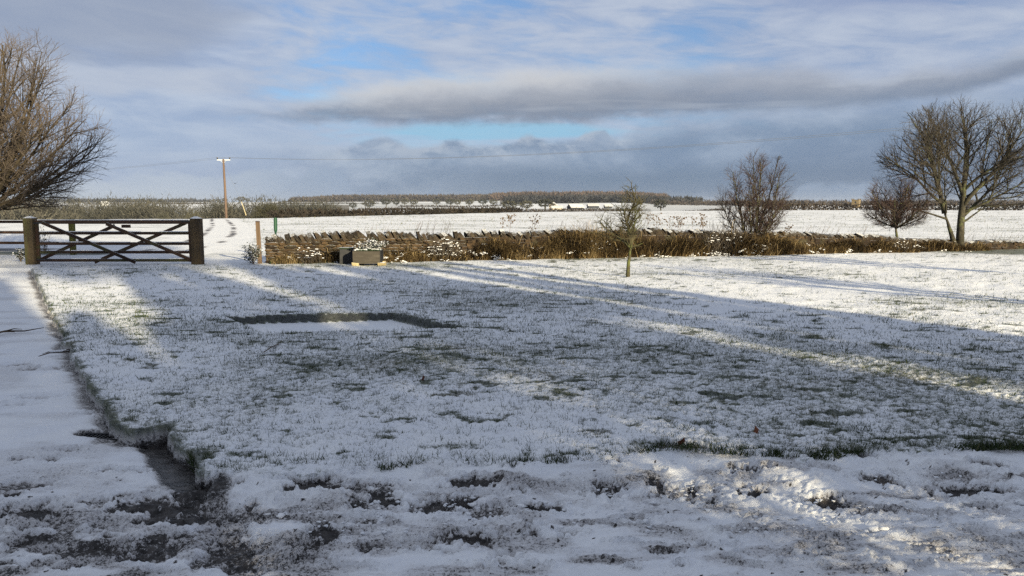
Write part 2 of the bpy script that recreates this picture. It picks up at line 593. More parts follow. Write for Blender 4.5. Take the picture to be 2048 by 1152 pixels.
M['twig'] = mat_simple('dark_twigs', (0.045, 0.038, 0.030), (0.095, 0.076, 0.056), 1.2, 0.85, bmp=0.0)
M['twigred'] = mat_simple('reddish_twigs', (0.048, 0.038, 0.031), (0.098, 0.077, 0.060), 1.0, 0.85, bmp=0.0)
M['barkred'] = mat_simple('olive_bark', (0.035, 0.027, 0.016), (0.085, 0.066, 0.038), 3.0, 0.9)
M['barkyoung'] = mat_simple('green_bark', (0.024, 0.021, 0.012), (0.062, 0.053, 0.027), 9.0, 0.9, c3=(0.09, 0.10, 0.03))
M['twigpurple'] = mat_simple('purple_twigs', (0.038, 0.024, 0.022), (0.075, 0.048, 0.040), 1.2, 0.85, bmp=0.0)
M['ever'] = mat_simple('evergreen_leaf', (0.015, 0.03, 0.012), (0.04, 0.06, 0.022), 2.0, 0.7, bmp=0.0)
M['leafsnow'] = mat_simple('snowy_leaf', (0.012, 0.022, 0.01), (0.04, 0.055, 0.02), 12.0, 0.6, snow=0.9, snow_lo=0.55, bmp=0.0)
M['farwood'] = mat_blades('far_wood', ((0.0, (0.030, 0.027, 0.028)), (0.5, (0.055, 0.047, 0.043)), (1.0, (0.088, 0.072, 0.060))), 0.95)
M['farred'] = mat_blades('far_larch_wood', ((0.0, (0.040, 0.032, 0.030)), (0.5, (0.074, 0.054, 0.045)), (1.0, (0.11, 0.078, 0.062))), 0.95)
M['farfir'] = mat_simple('far_fir_wood', (0.022, 0.026, 0.030), (0.045, 0.047, 0.048), 0.03, 0.95, bmp=0.0)
M['valley'] = mat_blades('valley_twigs', ((0.0, (0.032, 0.034, 0.030)), (0.5, (0.062, 0.061, 0.052)), (1.0, (0.100, 0.094, 0.076))), 0.95)
M['rounded'] = mat_simple('olive_twigs', (0.028, 0.028, 0.018), (0.055, 0.052, 0.032), 0.4, 0.95, bmp=0.0)
M['hedge'] = mat_simple('hedge_twigs', (0.020, 0.017, 0.014), (0.048, 0.038, 0.030), 0.5, 0.95, bmp=0.0)
M['fartree'] = mat_simple('far_tree_twigs', (0.040, 0.042, 0.032), (0.075, 0.072, 0.052), 0.2, 0.95, bmp=0.0)
M['pole'] = mat_simple('pole_timber', (0.095, 0.064, 0.046), (0.155, 0.105, 0.078), 3.0, 0.85, stretch=(1, 1, 0.1))
M['metal'] = mat_simple('galvanised_steel', (0.35, 0.37, 0.38), (0.5, 0.52, 0.53), 5.0, 0.5, snow=0.7, bmp=0.0)
M['black'] = mat_simple('dark_porcelain', (0.015, 0.015, 0.017), (0.03, 0.03, 0.03), 5.0, 0.4, bmp=0.0)
M['wire'] = mat_simple('dull_wire', (0.12, 0.13, 0.15), (0.16, 0.17, 0.19), 5.0, 0.6, bmp=0.0)
M['yellow'] = mat_simple('pale_yellow_guard', (0.60, 0.50, 0.28), (0.72, 0.62, 0.38), 3.0, 0.6, bmp=0.0)
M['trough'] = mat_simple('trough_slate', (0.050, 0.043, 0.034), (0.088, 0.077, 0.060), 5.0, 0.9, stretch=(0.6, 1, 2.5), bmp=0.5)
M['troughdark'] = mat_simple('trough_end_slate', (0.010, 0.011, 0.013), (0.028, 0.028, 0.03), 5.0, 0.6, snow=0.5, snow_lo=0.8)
M['block'] = mat_simple('pale_block', (0.25, 0.20, 0.10), (0.42, 0.35, 0.20), 8.0, 0.95, snow=0.8, snow_lo=0.7)
M['roofsnow'] = mat_simple('snowed_roof', (0.42, 0.42, 0.43), (0.55, 0.55, 0.55), 0.6, 0.8, bmp=0.0)
M['barnwall'] = mat_simple('barn_cladding', (0.03, 0.035, 0.045), (0.06, 0.065, 0.075), 0.5, 0.9, bmp=0.0)
M['housewall'] = mat_simple('pale_house_stone', (0.30, 0.26, 0.20), (0.42, 0.37, 0.29), 0.7, 0.9, bmp=0.0)
M['tower'] = mat_simple('tower_stone', (0.13, 0.095, 0.05), (0.20, 0.15, 0.08), 0.8, 0.95, bmp=0.3, bd=0.05)
M['iron'] = mat_simple('cast_iron', (0.012, 0.012, 0.014), (0.03, 0.03, 0.033), 20.0, 0.5, bmp=0.2, bd=0.002)
M['redleaf'] = mat_simple('dead_leaf', (0.09, 0.03, 0.018), (0.16, 0.06, 0.03), 20.0, 0.8, bmp=0.0)
M['glass'] = mat_simple('dark_glass', (0.02, 0.022, 0.026), (0.035, 0.038, 0.042), 2.0, 0.25, bmp=0.0)
M['grass'] = mat_blades('lawn_grass', ((0.0, (0.012, 0.022, 0.008)), (0.5, (0.035, 0.055, 0.018)), (0.8, (0.075, 0.085, 0.030)), (1.0, (0.14, 0.12, 0.06))))
M['deadgrass'] = mat_blades('dead_grass_blades', ((0.0, (0.022, 0.016, 0.008)), (0.35, (0.060, 0.038, 0.016)), (0.7, (0.12, 0.080, 0.033)), (1.0, (0.27, 0.20, 0.10))))
M['weed'] = mat_simple('dry_weed', (0.055, 0.035, 0.02), (0.11, 0.075, 0.045), 9.0, 0.9, bmp=0.0)

# ------------------------------------------------------------------ terrain
EDGE_PX = [-600, 0, 450, 560, 700, 850, 1050, 1300, 1530, 1700, 2048, 2600]
EDGE_D = [80, 84, 92, 96, 112, 130, 175, 205, 235, 245, 228, 220]
COLS = [500, 600, 960, 1060, 1280, 1420]
PROF = {0: [(60, 0), (80, -9), (260, -16), (500, -10), (900, -3.5), (1500, 3), (2200, 9), (3000, 12), (6000, 4), (9000, 0)],
        1: [(60, 0), (80, -8), (300, -14), (500, -9), (700, -5), (1100, -0.5), (1600, 5), (2000, 9.5), (2600, 16), (4000, 10), (9000, 0)],
        2: [(60, 0), (60, -3), (400, -3.6), (600, -1.8), (900, 1), (1500, 8), (2200, 22), (2800, 24), (5000, 8), (9000, 0)],
        3: [(60, 0), (40, -1.0), (420, -0.9), (700, 0.3), (1100, 2), (2000, 4), (4000, 2), (9000, 0)]}


def far_height(t, d):
    """terrain height; t = x / y, d = forward distance"""
    px = 1024 + t * FPX
    E = np.interp(px, EDGE_PX, EDGE_D)
    hs = []
    for k in range(4):
        pr = PROF[k]
        dd = [np.zeros_like(d)]
        lo = np.maximum(E, 1.0)
        brow, drop = pr[1]
        tail_d = np.array([p[0] for p in pr[2:]], float)
        tail_z = np.array([p[1] for p in pr[2:]], float)
        zt = np.interp(d, tail_d, tail_z)
        s = np.clip((d - E) / brow, 0, 1)
        s = s * s * (3 - 2 * s) * 0.5 + 0.5 * s
        z0 = np.where(d < E, 0.0, drop * s)
        f = sstep(0, 1, (d - E - brow) / np.maximum(tail_d[0] - E - brow, 30.0))
        hs.append(np.where(d < E + brow, z0, drop * (1 - f) + zt * f))
    w1 = np.interp(px, [500, 600], [0, 1])
    w2 = np.interp(px, [930, 1060], [0, 1])
    w3 = np.interp(px, [1270, 1440], [0, 1])
    z = hs[0] * (1 - w1) + hs[1] * w1
    z = z * (1 - w2) + hs[2] * w2
    z = z * (1 - w3) + hs[3] * w3
    z = z + sstep(300, 900, d) * (fbm(t * 9 + 3, d / 900, 3, 5) - 0.5) * 3.0
    return z


def gz(x, y):
    t = np.array([x / max(y, 1.0)])
    return float(far_height(t, np.array([float(y)]))[0])


# outlines on the ground, read off the photograph
lawn_left = [GP(*p) for p in ((62, 537), (85, 585), (110, 640), (140, 695), (175, 760), (205, 810), (234, 856))]
notch = [GP(*p) for p in ((262, 866), (335, 853), (366, 900), (402, 946))]
lawn_front = [GP(*p) for p in ((470, 948), (600, 938), (760, 944), (900, 928), (1040, 936), (1200, 925), (1330, 905), (1500, 918), (1650, 925), (1800, 903), (2048, 908), (2400, 905))]
LAWN = lawn_left + notch + lawn_front + [np.array([14.0, 5.2]), np.array([30.0, 8.0]), np.array([34.0, 31.0]), np.array([16.5, 27.6]), np.array([-6.9, 20.6]), np.array([-12.4, 20.2])]
DRIVE_END = GP(62, 537)[1]
BED = [GP(452, 634), GP(788, 625), GP(928, 657), GP(520, 668)]
LANE = [np.array([-60, 24.5]), np.array([-30, 24.0]), np.array([-14, 23.5]), GP(300, 507), GP(400, 488), GP(438, 468), GP(446, 452), GP(437, 437)]

PATCH = '''61 1028 62 14 .95;46 977 50 10 .55;25 996 25 6 .8;116 1048 35 12 .5;44 925 18 4 .55;98 925 24 4 .55;257 948 30 5 .55;211 947 15 5 .4;199 1009 35 5 .5;303 1014 70 18 .8;352 1026 60 26 .8;398 1041 50 18 .9;208 1052 35 7 .65;281 1045 25 6 .75;190 1066 33 7 .55;122 1072 25 5 .55;61 1072 30 6 .65;46 1091 32 7 .65;330 1081 65 9 .75;208 1080 8 4 .9;171 1112 95 12 .65;306 1109 65 18 .7;76 1133 40 10 .5;144 1144 27 8 .55;281 1130 50 8 .75;318 1148 30 5 .65;443 1084 25 10 .9;468 1106 60 25 .65;410 1133 30 15 .55;483 1133 40 15 .75;15 1110 20 5 .55;
628 990 70 14 .85;590 985 40 8 .6;738 999 60 16 .6;763 1008 40 12 .95;714 1020 30 10 .75;958 985 60 8 .95;885 1017 60 13 .8;934 1011 25 11 1;989 1032 60 13 .6;1080 1029 35 8 .95;726 1044 40 9 .6;650 1054 15 12 .8;653 1075 50 13 .95;622 1099 40 13 .6;744 1105 30 13 .7;830 1093 70 12 .4;928 1081 60 15 .95;1065 1076 18 8 .75;1013 1116 25 7 .45;622 1128 35 8 .6;555 1124 28 8 .6;509 1023 15 7 .8;775 1041 12 7 .8;509 1099 20 10 .6;998 1139 50 6 .3;1080 1139 25 5 .3;1056 1055 10 8 .8;
1204 945 38 9 .9;1219 991 50 10 .95;1109 1029 20 10 .9;1314 983 25 12 .8;1354 996 70 16 .5;1386 988 9 9 .95;1393 1011 45 9 .85;1494 960 38 8 .85;1509 1002 35 10 .95;1656 1014 60 13 .95;1302 1018 20 5 .6;1185 1055 25 5 .6;1271 1046 25 7 .65;1130 1069 30 8 .45;1409 1099 14 5 .7;1497 1072 60 8 .35;1271 1093 45 4 .4;
1720 935 25 9 .85;1751 973 45 7 .75;1765 1033 30 8 .85;1957 926 18 4 .65;1978 949 33 6 .75;1936 987 65 13 .9;1989 991 30 9 1;1961 1022 45 9 .85;1856 991 10 5 .75;1884 1008 30 5 .4;1992 1041 15 5 .75;1856 1040 20 4 .5;35 733 22 4 .42;60 741 24 4 .42;118 738 16 3 .4;75 800 40 4 .3;30 815 30 4 .3;130 905 30 4 .4;180 830 20 4 .35;1690 1085 60 6 .25;1850 1100 40 5 .25;1610 1120 50 6 .25'''
PATCHES = [tuple(float(c) for c in q.split()) for q in PATCH.replace('\n', '').split(';') if q.strip()]
_pr = random.Random(77)
for _k in range(210):
    _x, _y = _pr.uniform(-60, 2100), 955 + 190 * _pr.random()
    if _y < 985 and _x < 560:
        continue
    _big = _pr.random() < 0.3
    PATCHES.append((_x, _y, _pr.uniform(18, 40) if _big else _pr.uniform(7, 20), _pr.uniform(3, 7) if _big else _pr.uniform(2, 5), _pr.uniform(0.2, 0.6) * (1.15 if _x < 560 else 0.9)))


def build_ground():
    # polar sheet round the viewer, finer where the ground is seen close up, to beyond the horizon
    a_f = np.linspace(-R(39), R(39), 661)
    a_c1 = np.linspace(-R(178), -R(39), 60)[:-1]
    a_c2 = np.linspace(R(39), R(178), 60)[1:]
    az = np.concatenate([a_c1, a_f, a_c2])
    pys = np.concatenate([np.linspace(1290, 497, 520), np.linspace(495, 434, 62)])
    rr = np.array([GP(1024, p)[1] for p in pys])
    rr = np.unique(np.round(np.concatenate([rr, np.arange(9.3, 12.1, 0.028)]), 4))
    rr = rr[np.concatenate([[True], np.diff(rr) > 0.003])]
    r = np.concatenate([np.linspace(0.05, rr[0] * 0.97, 10), rr, np.geomspace(rr[-1] * 1.02, 4300, 140)])
    A, Rr = np.meshgrid(az, r)
    X, Y = (np.sin(A) * Rr), (np.cos(A) * Rr)
    # keep rows of equal forward distance inside the view so that they follow the ground, not a circle
    inview = np.abs(A) < R(39.01)
    k = np.where(inview, 1 / np.cos(A), 1 / math.cos(R(39)))
    X, Y = X * k, Y * k
    nr, nc = X.shape
    x, y = X.ravel(), Y.ravel()
    P = np.stack([x, y], 1)
    n = len(x)
    t = np.where(y > 1, x / np.maximum(y, 1), np.sign(x) * 1.5)
    t = np.clip(t, -1.4, 1.4)
    z = np.where(y > 60, far_height(t, np.maximum(y, 1.0)), 0.0)
    near = (np.hypot(x, y) < 60)
    lawn = np.zeros(n, bool)
    jx = 0.10 * (fbm(x * 6, y * 6, 3, 600) - 0.5) + 0.05 * (fbm(x * 19, y * 19, 2, 610) - 0.5)
    jy = 0.22 * (fbm(x * 5, y * 5, 3, 620) - 0.5) + 0.55 * (fbm(x * 1.6, y * 1.6, 2, 640) - 0.5) * (x > -1.6) + 0.08 * (fbm(x * 19, y * 19, 2, 630) - 0.5)
    PJ = P + np.stack([jx, jy], 1) * (np.hypot(x, y) < 16)[:, None]
    lawn[near] = inside(PJ[near], LAWN)
    bed = np.zeros(n, bool)
    bed[near] = inside(P[near], BED)
    lane_d = poly_dist(P, LANE)
    drive = near & ~lawn & (y < DRIVE_END) & (x < 14)
    field = ~(lawn | drive)
    edge = np.full(n, 9.0)
    edge[near] = poly_dist(PJ[near], lawn_left + notch + lawn_front)
    fedge = np.full(n, 9.0)
    fedge[near] = poly_dist(PJ[near], notch[-1:] + lawn_front)
    bedge = np.full(n, 9.0)
    bedge[near] = poly_dist(P[near], BED, True)
    step = np.clip(Rr.ravel() ** 2 / (FPX * CAM_H) * 1.55, 0.004, 50)       # row spacing
    grass, mud, soil, wet = np.zeros(n), np.zeros(n), np.zeros(n), np.zeros(n)
    # --- lawn: tufts under a thin cover of snow
    big = fbm(x * 0.55, y * 0.55, 4, 21)
    mid = fbm(x * 3.1, y * 3.1, 4, 33)
    f1 = worley(x * 13, y * 13, 4)
    f2 = worley(x * 26 + fbm(x * 9, y * 9, 2, 8) * 3, y * 26, 14)
    fade1, fade2 = sstep(0.10, 0.02, step), sstep(0.05, 0.012, step)
    tuft = 0.020 * (1 - np.clip(f1, 0, 1)) * fade1 + 0.016 * (1 - np.clip(f2, 0, 1)) * fade2 + 0.03 * (mid - 0.5)
    zl = tuft + 0.05 * (big - 0.5) + 0.012
    fm = fbm(x * 7.5, y * 7.5, 3, 44)
    huge = fbm(x * 0.28 + 5, y * 0.40, 3, 52)
    gl = 0.42 + 0.75 * (huge - 0.5) + 0.35 * (big - 0.5) + 0.30 * (mid - 0.5) + 0.40 * (fm - 0.5) + 0.40 * (np.clip(f1, 0, 1) - 0.42) * fade1 + 0.38 * (np.clip(f2, 0, 1) - 0.42) * fade2
    dark = fbm(x * 3.6 + 40, y * 6.5, 3, 77)
    gl = gl + 0.55 * sstep(0.66, 0.76, dark)
    sedge = np.full(n, 9.0)
    sedge[near] = poly_dist(PJ[near], lawn_left + notch)
    lip = np.exp(-(edge / 0.10) ** 2)
    gl = gl + 0.12 * lip + 0.5 * np.exp(-(sedge / 0.05) ** 2)
    gl = gl - 0.22 * sstep(1.0, 5.0, x) * sstep(8.5, 12.0, y) - 0.10 * sstep(-2.5, -4.5, x)
    gl = np.clip(gl, 0.03, 1.1)
    # --- the sunk bed
    bi = bed & (bedge > 0.05)
    brim = np.full(n, 9.0)
    brim[near] = poly_dist(P[near], BED[:3])
    zl = np.where(bed, zl * sstep(0.10, 0.0, bedge) - 0.11 * sstep(0.0, 0.05, bedge), zl)
    rim = np.where(bed, sstep(0.066, 0.046, brim), 0.5 * np.exp(-(brim / 0.06) ** 2))
    gl = np.where(bed, np.where(brim < 0.066, 0.05 + 1.3 * rim, 0.04 + 0.4 * sstep(0.10, 0.02, bedge)), np.maximum(gl, gl + 0.5 * rim))
    zl = np.where(bi & (bedge > 0.05), -0.11 + 0.012 * (fbm(x * 1.5, y * 1.5, 3, 50) - 0.5), zl)
    # --- drive: trodden snow, slush
    zd = -0.058 + 0.030 * (fbm(x * 0.8, y * 1.3, 3, 61) - 0.5)
    fx, fy = x * 3.0, y * 7.5
    fx, fy = x * 4.5, y * 8.5
    lump = fbm(fx + fbm(x * 5, y * 5, 2, 71) * 1.5, fy, 5, 70, 0.6)
    slush = sstep(5.4, 4.3, y - 0.10 * x) * 1.0
    zd = zd + 0.060 * sstep(0.55, 0.02, fedge) * (x > -1.75)
    zd = zd + slush * 0.055 * (lump - 0.5)
    chunk = np.clip(worley(x * 17, y * 22, 90), 0, 1)
    cm = sstep(0.52, 0.70, fbm(x * 2.3, y * 3.4, 3, 93)) * slush
    zd = zd + cm * 0.024 * (1 - chunk) * (chunk < 0.75) * sstep(-1.5, -0.6, x)
    md = np.zeros(n)
    fg = near & (y < 8.5) & (np.abs(x) < 8)
    idx = np.nonzero(fg)[0]
    wn = fbm(x[idx] * 11, y[idx] * 17, 4, 120) - 0.5
    wn2 = fbm(x[idx] * 36, y[idx] * 44, 3, 140) - 0.5
    mm = np.zeros(len(idx))
    dep = np.zeros(len(idx))
    rimz = np.zeros(len(idx))
    for (px, py, hw, hh, dk) in PATCHES:
        c = GP(px, py, -0.08)
        a = hw * c[1] / FPX
        bb = max(hh * c[1] ** 2 / (FPX * CAM_H), 0.02)
        q = np.sqrt(((x[idx] - c[0]) / a) ** 2 + ((y[idx] - c[1]) / bb) ** 2)
        lf = 1.0 if px < 540 else 0.0
        q = q * (1 - 0.16 * lf) + wn * (1.7 - 0.5 * lf) + wn2 * (1.3 - 0.4 * lf)
        mk = sstep(1.15, 0.55, q)
        mm = np.maximum(mm, mk * min(1.0, dk * (1.12 if px < 540 else 1.0)))
        dep = np.maximum(dep, sstep(1.2, 0.6, q) * (0.4 + 0.6 * dk))
        rimz = np.maximum(rimz, np.exp(-((q - 1.35) / 0.22) ** 2))
    md[idx] = mm
    lowleft = sstep(4.35, 3.95, y) * sstep(-0.4, -1.1, x)
    md = np.maximum(md, lowleft * (0.33 + 1.4 * (fbm(x * 3.0, y * 10, 4, 260) - 0.49)))
    churn = slush * sstep(4.75, 4.4, y - 0.05 * x) * sstep(-1.6, -1.0, x)
    md = np.maximum(md, churn * (0.17 + 1.3 * (fbm(x * 2.6 + 9, y * 9, 5, 270) - 0.53)))
    dz = np.zeros(n)
    dz[idx] = -0.034 * dep + 0.016 * rimz * (0.4 + 1.2 * np.clip(wn2 + 0.4, 0, 1))
    zd = zd + dz
    # gutter along the lawn edge, and its wet outfall
    gut = [GP(300, 868, -0.1), GP(345, 925, -0.1), GP(392, 985, -0.1), GP(440, 1060, -0.1), GP(490, 1160, -0.1)]
    gd = poly_dist(P, gut)
    gut_w = sstep(4.05, 4.4, y)
    gm = sstep(0.20, 0.09, gd + (0.10 + 0.22 * (1 - gut_w)) * (fbm(x * 6, y * 8, 4, 150) - 0.5) + 0.03 * (1 - gut_w))
    md = np.maximum(md, gm * (0.50 + 0.42 * gut_w))
    zd = zd - 0.03 * gm
    wet = np.maximum(wet, gm * gut_w)
    side = sstep(0.20, 0.02, edge + 0.12 * (fbm(x * 3, y * 3, 3, 160) - 0.5)) * (y > 4.9)
    md = np.maximum(md, side * 0.6)
    zd = zd - 0.02 * side
    md = np.maximum(md, 0.27 * sstep(0.42, 0.68, fbm(x * 1.4, y * 3.2, 4, 170)) + 0.16 * slush * sstep(0.5, 0.62, fbm(x * 5, y * 9, 4, 175)))
    pit = GP(205, 875, -0.1)
    pq = np.hypot((x - pit[0]) / 0.19, (y - pit[1]) / 0.09) + 0.5 * (fbm(x * 14, y * 14, 2, 165) - 0.5)
    zd = zd - 0.045 * sstep(1.1, 0.8, pq) + 0.012 * np.exp(-((pq - 1.3) / 0.2) ** 2)
    md = np.maximum(md, 0.8 * sstep(1.25, 0.9, pq))
    spots = (hash2(np.floor(x * 75), np.floor(y * 60), 3) > 0.9965) & (y < 5.2) & (y > 3)
    md = np.where(spots & (slush > 0.4), np.maximum(md, 0.9), md)
    # --- field and lane
    zf = z + 0.05 * (fbm(x * 0.7, y * 0.7, 3, 180) - 0.5) * (y < 120) * sstep(19, 26, np.hypot(x, y))
    row = vn(x * 0.10 + y * 0.02, y * 0.9, 200)
    gf = 0.33 + 0.8 * (fbm(x * 0.22, y * 0.5, 4, 190) - 0.5) + 0.5 * (fbm(x * 1.1, y * 2.0, 3, 195) - 0.5) + 0.18 * (row - 0.5)
    gf = np.clip(gf, 0.02, 0.9)
    lw = sstep(2.1, 1.7, lane_d)
    rut = 0.75 * np.exp(-((lane_d - 0.75) / 0.22) ** 2)
    gf = gf * (1 - lw)
    mf = lw * rut * sstep(0.30, 0.55, fbm(x * 0.6, y * 0.6, 3, 210)) * 0.9 * sstep(23.5, 27, y)
    verge = sstep(24.3, 24.8, y) * sstep(27.2, 26.6, y) * sstep(-12.6, -13.6, x)
    gf = np.maximum(gf, verge * 1.0)
    mf = np.maximum(mf, 0.75 * sstep(26.6, 27.0, y) * sstep(28.8, 28.2, y) * sstep(-16, -17, x))
    under = sstep(3.2, 1.0, np.hypot((x - 17.5) / 1.7, y - 26.3))
    gl = np.maximum(gl, under * 0.95)
    # distant farmland: pasture thinly covered, one brown field, ploughed strips
    px = 1024 + t * FPX
    far = y > 420
    ph = fbm(t * 14, y / 700, 2, 220)
    gfar = 0.10 + 0.45 * sstep(0.45, 0.6, ph)
    gfar = np.where((px > 660) & (px < 1000) & (y < 1700), 0.36 + 0.20 * sstep(0.4, 0.6, vn(t * 6, y / 260, 5)), gfar)
    gf = np.where(far, gfar, gf)
    brown = far & (px < 700) & (px > 545) & (y > 480) & (y < 1300)
    soil = np.where(brown, 0.75, 0.0)
    soil = np.where((y > 150) & (y <= 480) & (px < 1000), 0.75, soil)
    soil = np.where(far & (px > 1000) & (px < 1300) & (y < 640), 0.55, soil)
    woods = far & (((y > 1950) & (px > 560) & (px < 1060)) | ((y > 1200) & (px >= 1000) & (px < 1420)))
    soil = np.where(woods, 1.2, soil)
    zz = np.where(lawn, zl, np.where(drive, zd, zf))
    # ease the seams between the sheets
    grass = np.where(lawn, gl, np.where(drive, 1.1 * sstep(0.07, 0.03, sedge), gf))
    mud = np.where(lawn, md * 0.0, np.where(drive, md, mf))
    soil = np.where(field, soil, 0.0)
    V = np.stack([x, y, zz], 1)
    ii = np.arange(nr * nc).reshape(nr, nc)
    Q = np.stack([ii[:-1, :-1], ii[:-1, 1:], ii[1:, 1:], ii[1:, :-1]], -1).reshape(-1, 4)
    zone = np.where(lawn, 1, np.where(drive, 2, 0))
    zq = zone[Q].max(1)
    zq = np.where((zone[Q] == 1).any(1), 1, zq)
    at = {'grass': grass, 'mud': mud, 'soil': soil, 'wet': wet}
    for zi, name in ((1, 'lawn'), (2, 'driveway'), (0, 'field')):
        q = Q[zq == zi]
        u, inv = np.unique(q.ravel(), return_inverse=True)
        me = mesh_np(name, V[u], inv.reshape(-1, 4), M['ground'], {k: a[u] for k, a in at.items()}, smooth=True)
        tag(obj(name, me), kind='structure')
    return None


build_ground()


def lawn_z(x, y):
    big = fbm(x * 0.55, y * 0.55, 4, 21)
    mid = fbm(x * 3.1, y * 3.1, 4, 33)
    return 0.05 * (big - 0.5) + 0.03 * (mid - 0.5) + 0.012


# ------------------------------------------------------------------ trees
def perp(d):
    a = Vector((0, 0, 1)) if abs(d.z) < 0.9 else Vector((1, 0, 0))
    s = d.cross(a).normalized()
    return s, s.cross(d).normalized()


def grow_tree(seed, stems, spec, env, twig_from=2):
    """stems: (pos, dir, length, radius); spec per level: dict(n, t0, ang, len, rad, seg, wander, up, sides); env(p) > 1 stops growth.
    Returns trunk geometry (low levels) and crown geometry (twigs)."""
    r = random.Random(seed)
    trunk, crown = Geo(), Geo()
    todo = [(stm, None, None, None, 0) for stm in stems]
    done = []
    while todo:
        p, d, L, rad, lv = todo.pop(0) if todo[0][4] == 0 else todo.pop()
        if lv == 0:
            p, d, L, rad = p
            if isinstance(p, tuple) and len(p) == 2:      # (stem index, fraction): starts on an earlier stem
                pl = done[p[0]]
                f = min(p[1], 0.999) * (len(pl) - 1)
                p = pl[int(f)].lerp(pl[int(f) + 1], f - int(f))
            p, d = Vector(p), Vector(d).normalized()
        sp_ = spec[lv]
        ns = sp_['seg']
        pts, rads, dirs = [p.copy()], [rad], [d.copy()]
        end = sp_.get('tip', 0.35)
        stop = ns
        for i in range(1, ns + 1):
            w = sp_['wander']
            d = d + Vector((r.gauss(0, w), r.gauss(0, w), r.gauss(0, w))) + Vector((0, 0, sp_['up']))
            d.normalize()
            p = p + d * (L / ns)
            pts.append(p.copy())
            dirs.append(d.copy())
            rads.append(rad * (1 - (1 - end) * i / ns))
            if lv > 0 and env(p) > 1 + r.uniform(-0.12, 0.10):
                stop = i
                break
        if lv == 0:
            done.append(pts)
        (trunk if lv < twig_from else crown).tube(pts, rads, sp_['sides'], cap=lv < twig_from)
        if lv + 1 < len(spec):
            cs = spec[lv + 1]
            n = cs['n']
            n = max(1, int(round(n * (0.75 + 0.5 * r.random()) * (stop / ns))))
            a0 = r.random() * 6.283
            for k in range(n):
                tt = cs['t0'] + (1 - cs['t0']) * ((k + r.random()) / n)
                if cs.get('endbunch') and k < 2:
                    tt = 0.99
                f = tt * stop
                i = min(int(f), stop - 1)
                q = pts[i].lerp(pts[i + 1], f - i)
                dd = dirs[i + 1]
                s, u = perp(dd)
                a = a0 + k * 2.39996 + r.uniform(-0.5, 0.5)
                ang = R(cs['ang']) * r.uniform(0.65, 1.3)
                nd = dd * math.cos(ang) + (s * math.cos(a) + u * math.sin(a)) * math.sin(ang)
                pr = rads[i] + (rads[i + 1] - rads[i]) * (f - i)
                if env(q) > 1.02:
                    continue
                nl = cs['len'] * r.uniform(0.6, 1.25) * (1.0 - cs.get('fall', 0.4) * tt)
                todo.append((q, nd, nl, min(pr * 0.75, cs['rad'] * r.uniform(0.75, 1.25)), lv + 1))
    return trunk, crown


def ellip(c, rx, ry, up, dn):
    c = Vector(c)

    def env(p):
        q = p - c
        return (q.x / rx) ** 2 + (q.y / ry) ** 2 + (q.z / (up if q.z > 0 else dn)) ** 2
    return env


def plant_tree(name, label, cat, base, trunk, crown, mt, mc, group=None, trunk_name='trunk'):
    t = thing(name, label, cat, base, group=group)
    trunk.build(trunk_name, mt, t, smooth=True)
    crown.build('crown', mc, t)
    return t


# big domed tree beside the left fence
LT = np.append(GP(-54, 520), 0.0)
stems = [((0, 0, -0.1), (0.02, 0, 1), 1.5, 0.19)]
for k in range(17):
    a = k * 2.399 + 0.4
    e = R(4 + 80 * (k / 16.0) ** 1.0)
    stems.append(((0, 0.80 + 0.01 * k), (math.sin(e) * math.cos(a), math.sin(e) * math.sin(a), math.cos(e)), 5.4, 0.085))
for a, e in ((-0.15, 50), (-0.5, 62), (0.2, 66), (-0.9, 45), (0.35, 34), (-0.3, 72), (0.0, 40), (-0.6, 28), (0.1, 58)):
    stems.append(((0, 0.9), (math.sin(R(e)) * math.cos(a), math.sin(R(e)) * math.sin(a), math.cos(R(e))), 5.2, 0.07))
env_l = ellip((0, 0, 3.1), 4.0, 4.0, 4.1, 2.1)
specL = [dict(seg=9, wander=0.05, up=0.035, sides=6, tip=0.15),
         dict(n=11, t0=0.14, ang=34, len=1.9, rad=0.024, seg=6, wander=0.08, up=0.05, sides=4, fall=0.55),
         dict(n=8, t0=0.14, ang=40, len=0.95, rad=0.011, seg=4, wander=0.11, up=0.06, sides=3, fall=0.4),
         dict(n=6, t0=0.12, ang=42, len=0.36, rad=0.0062, seg=3, wander=0.15, up=0.08, sides=3, fall=0.3)]


def env_lim(env):
    return lambda p: env(p)


def limit_stems(st, env):
    out = []
    for p, d, L, rad in st:
        pv, dv = Vector((0, 0, 1.25)) if len(p) == 2 else Vector(p), Vector(d).normalized()
        l = L
        while l > 0.4 and env(pv + dv * l) > 0.92:
            l *= 0.94
        out.append((p, d, l, rad))
    return out


tr, cr = grow_tree(3, [stems[0]] + limit_stems(stems[1:], env_l), specL, env_l)
plant_tree('bare_tree', 'large domed bare tree with reddish twigs beside the fence, cut by the left edge', 'tree', LT, tr, cr, M['barkred'], M['twigred'])

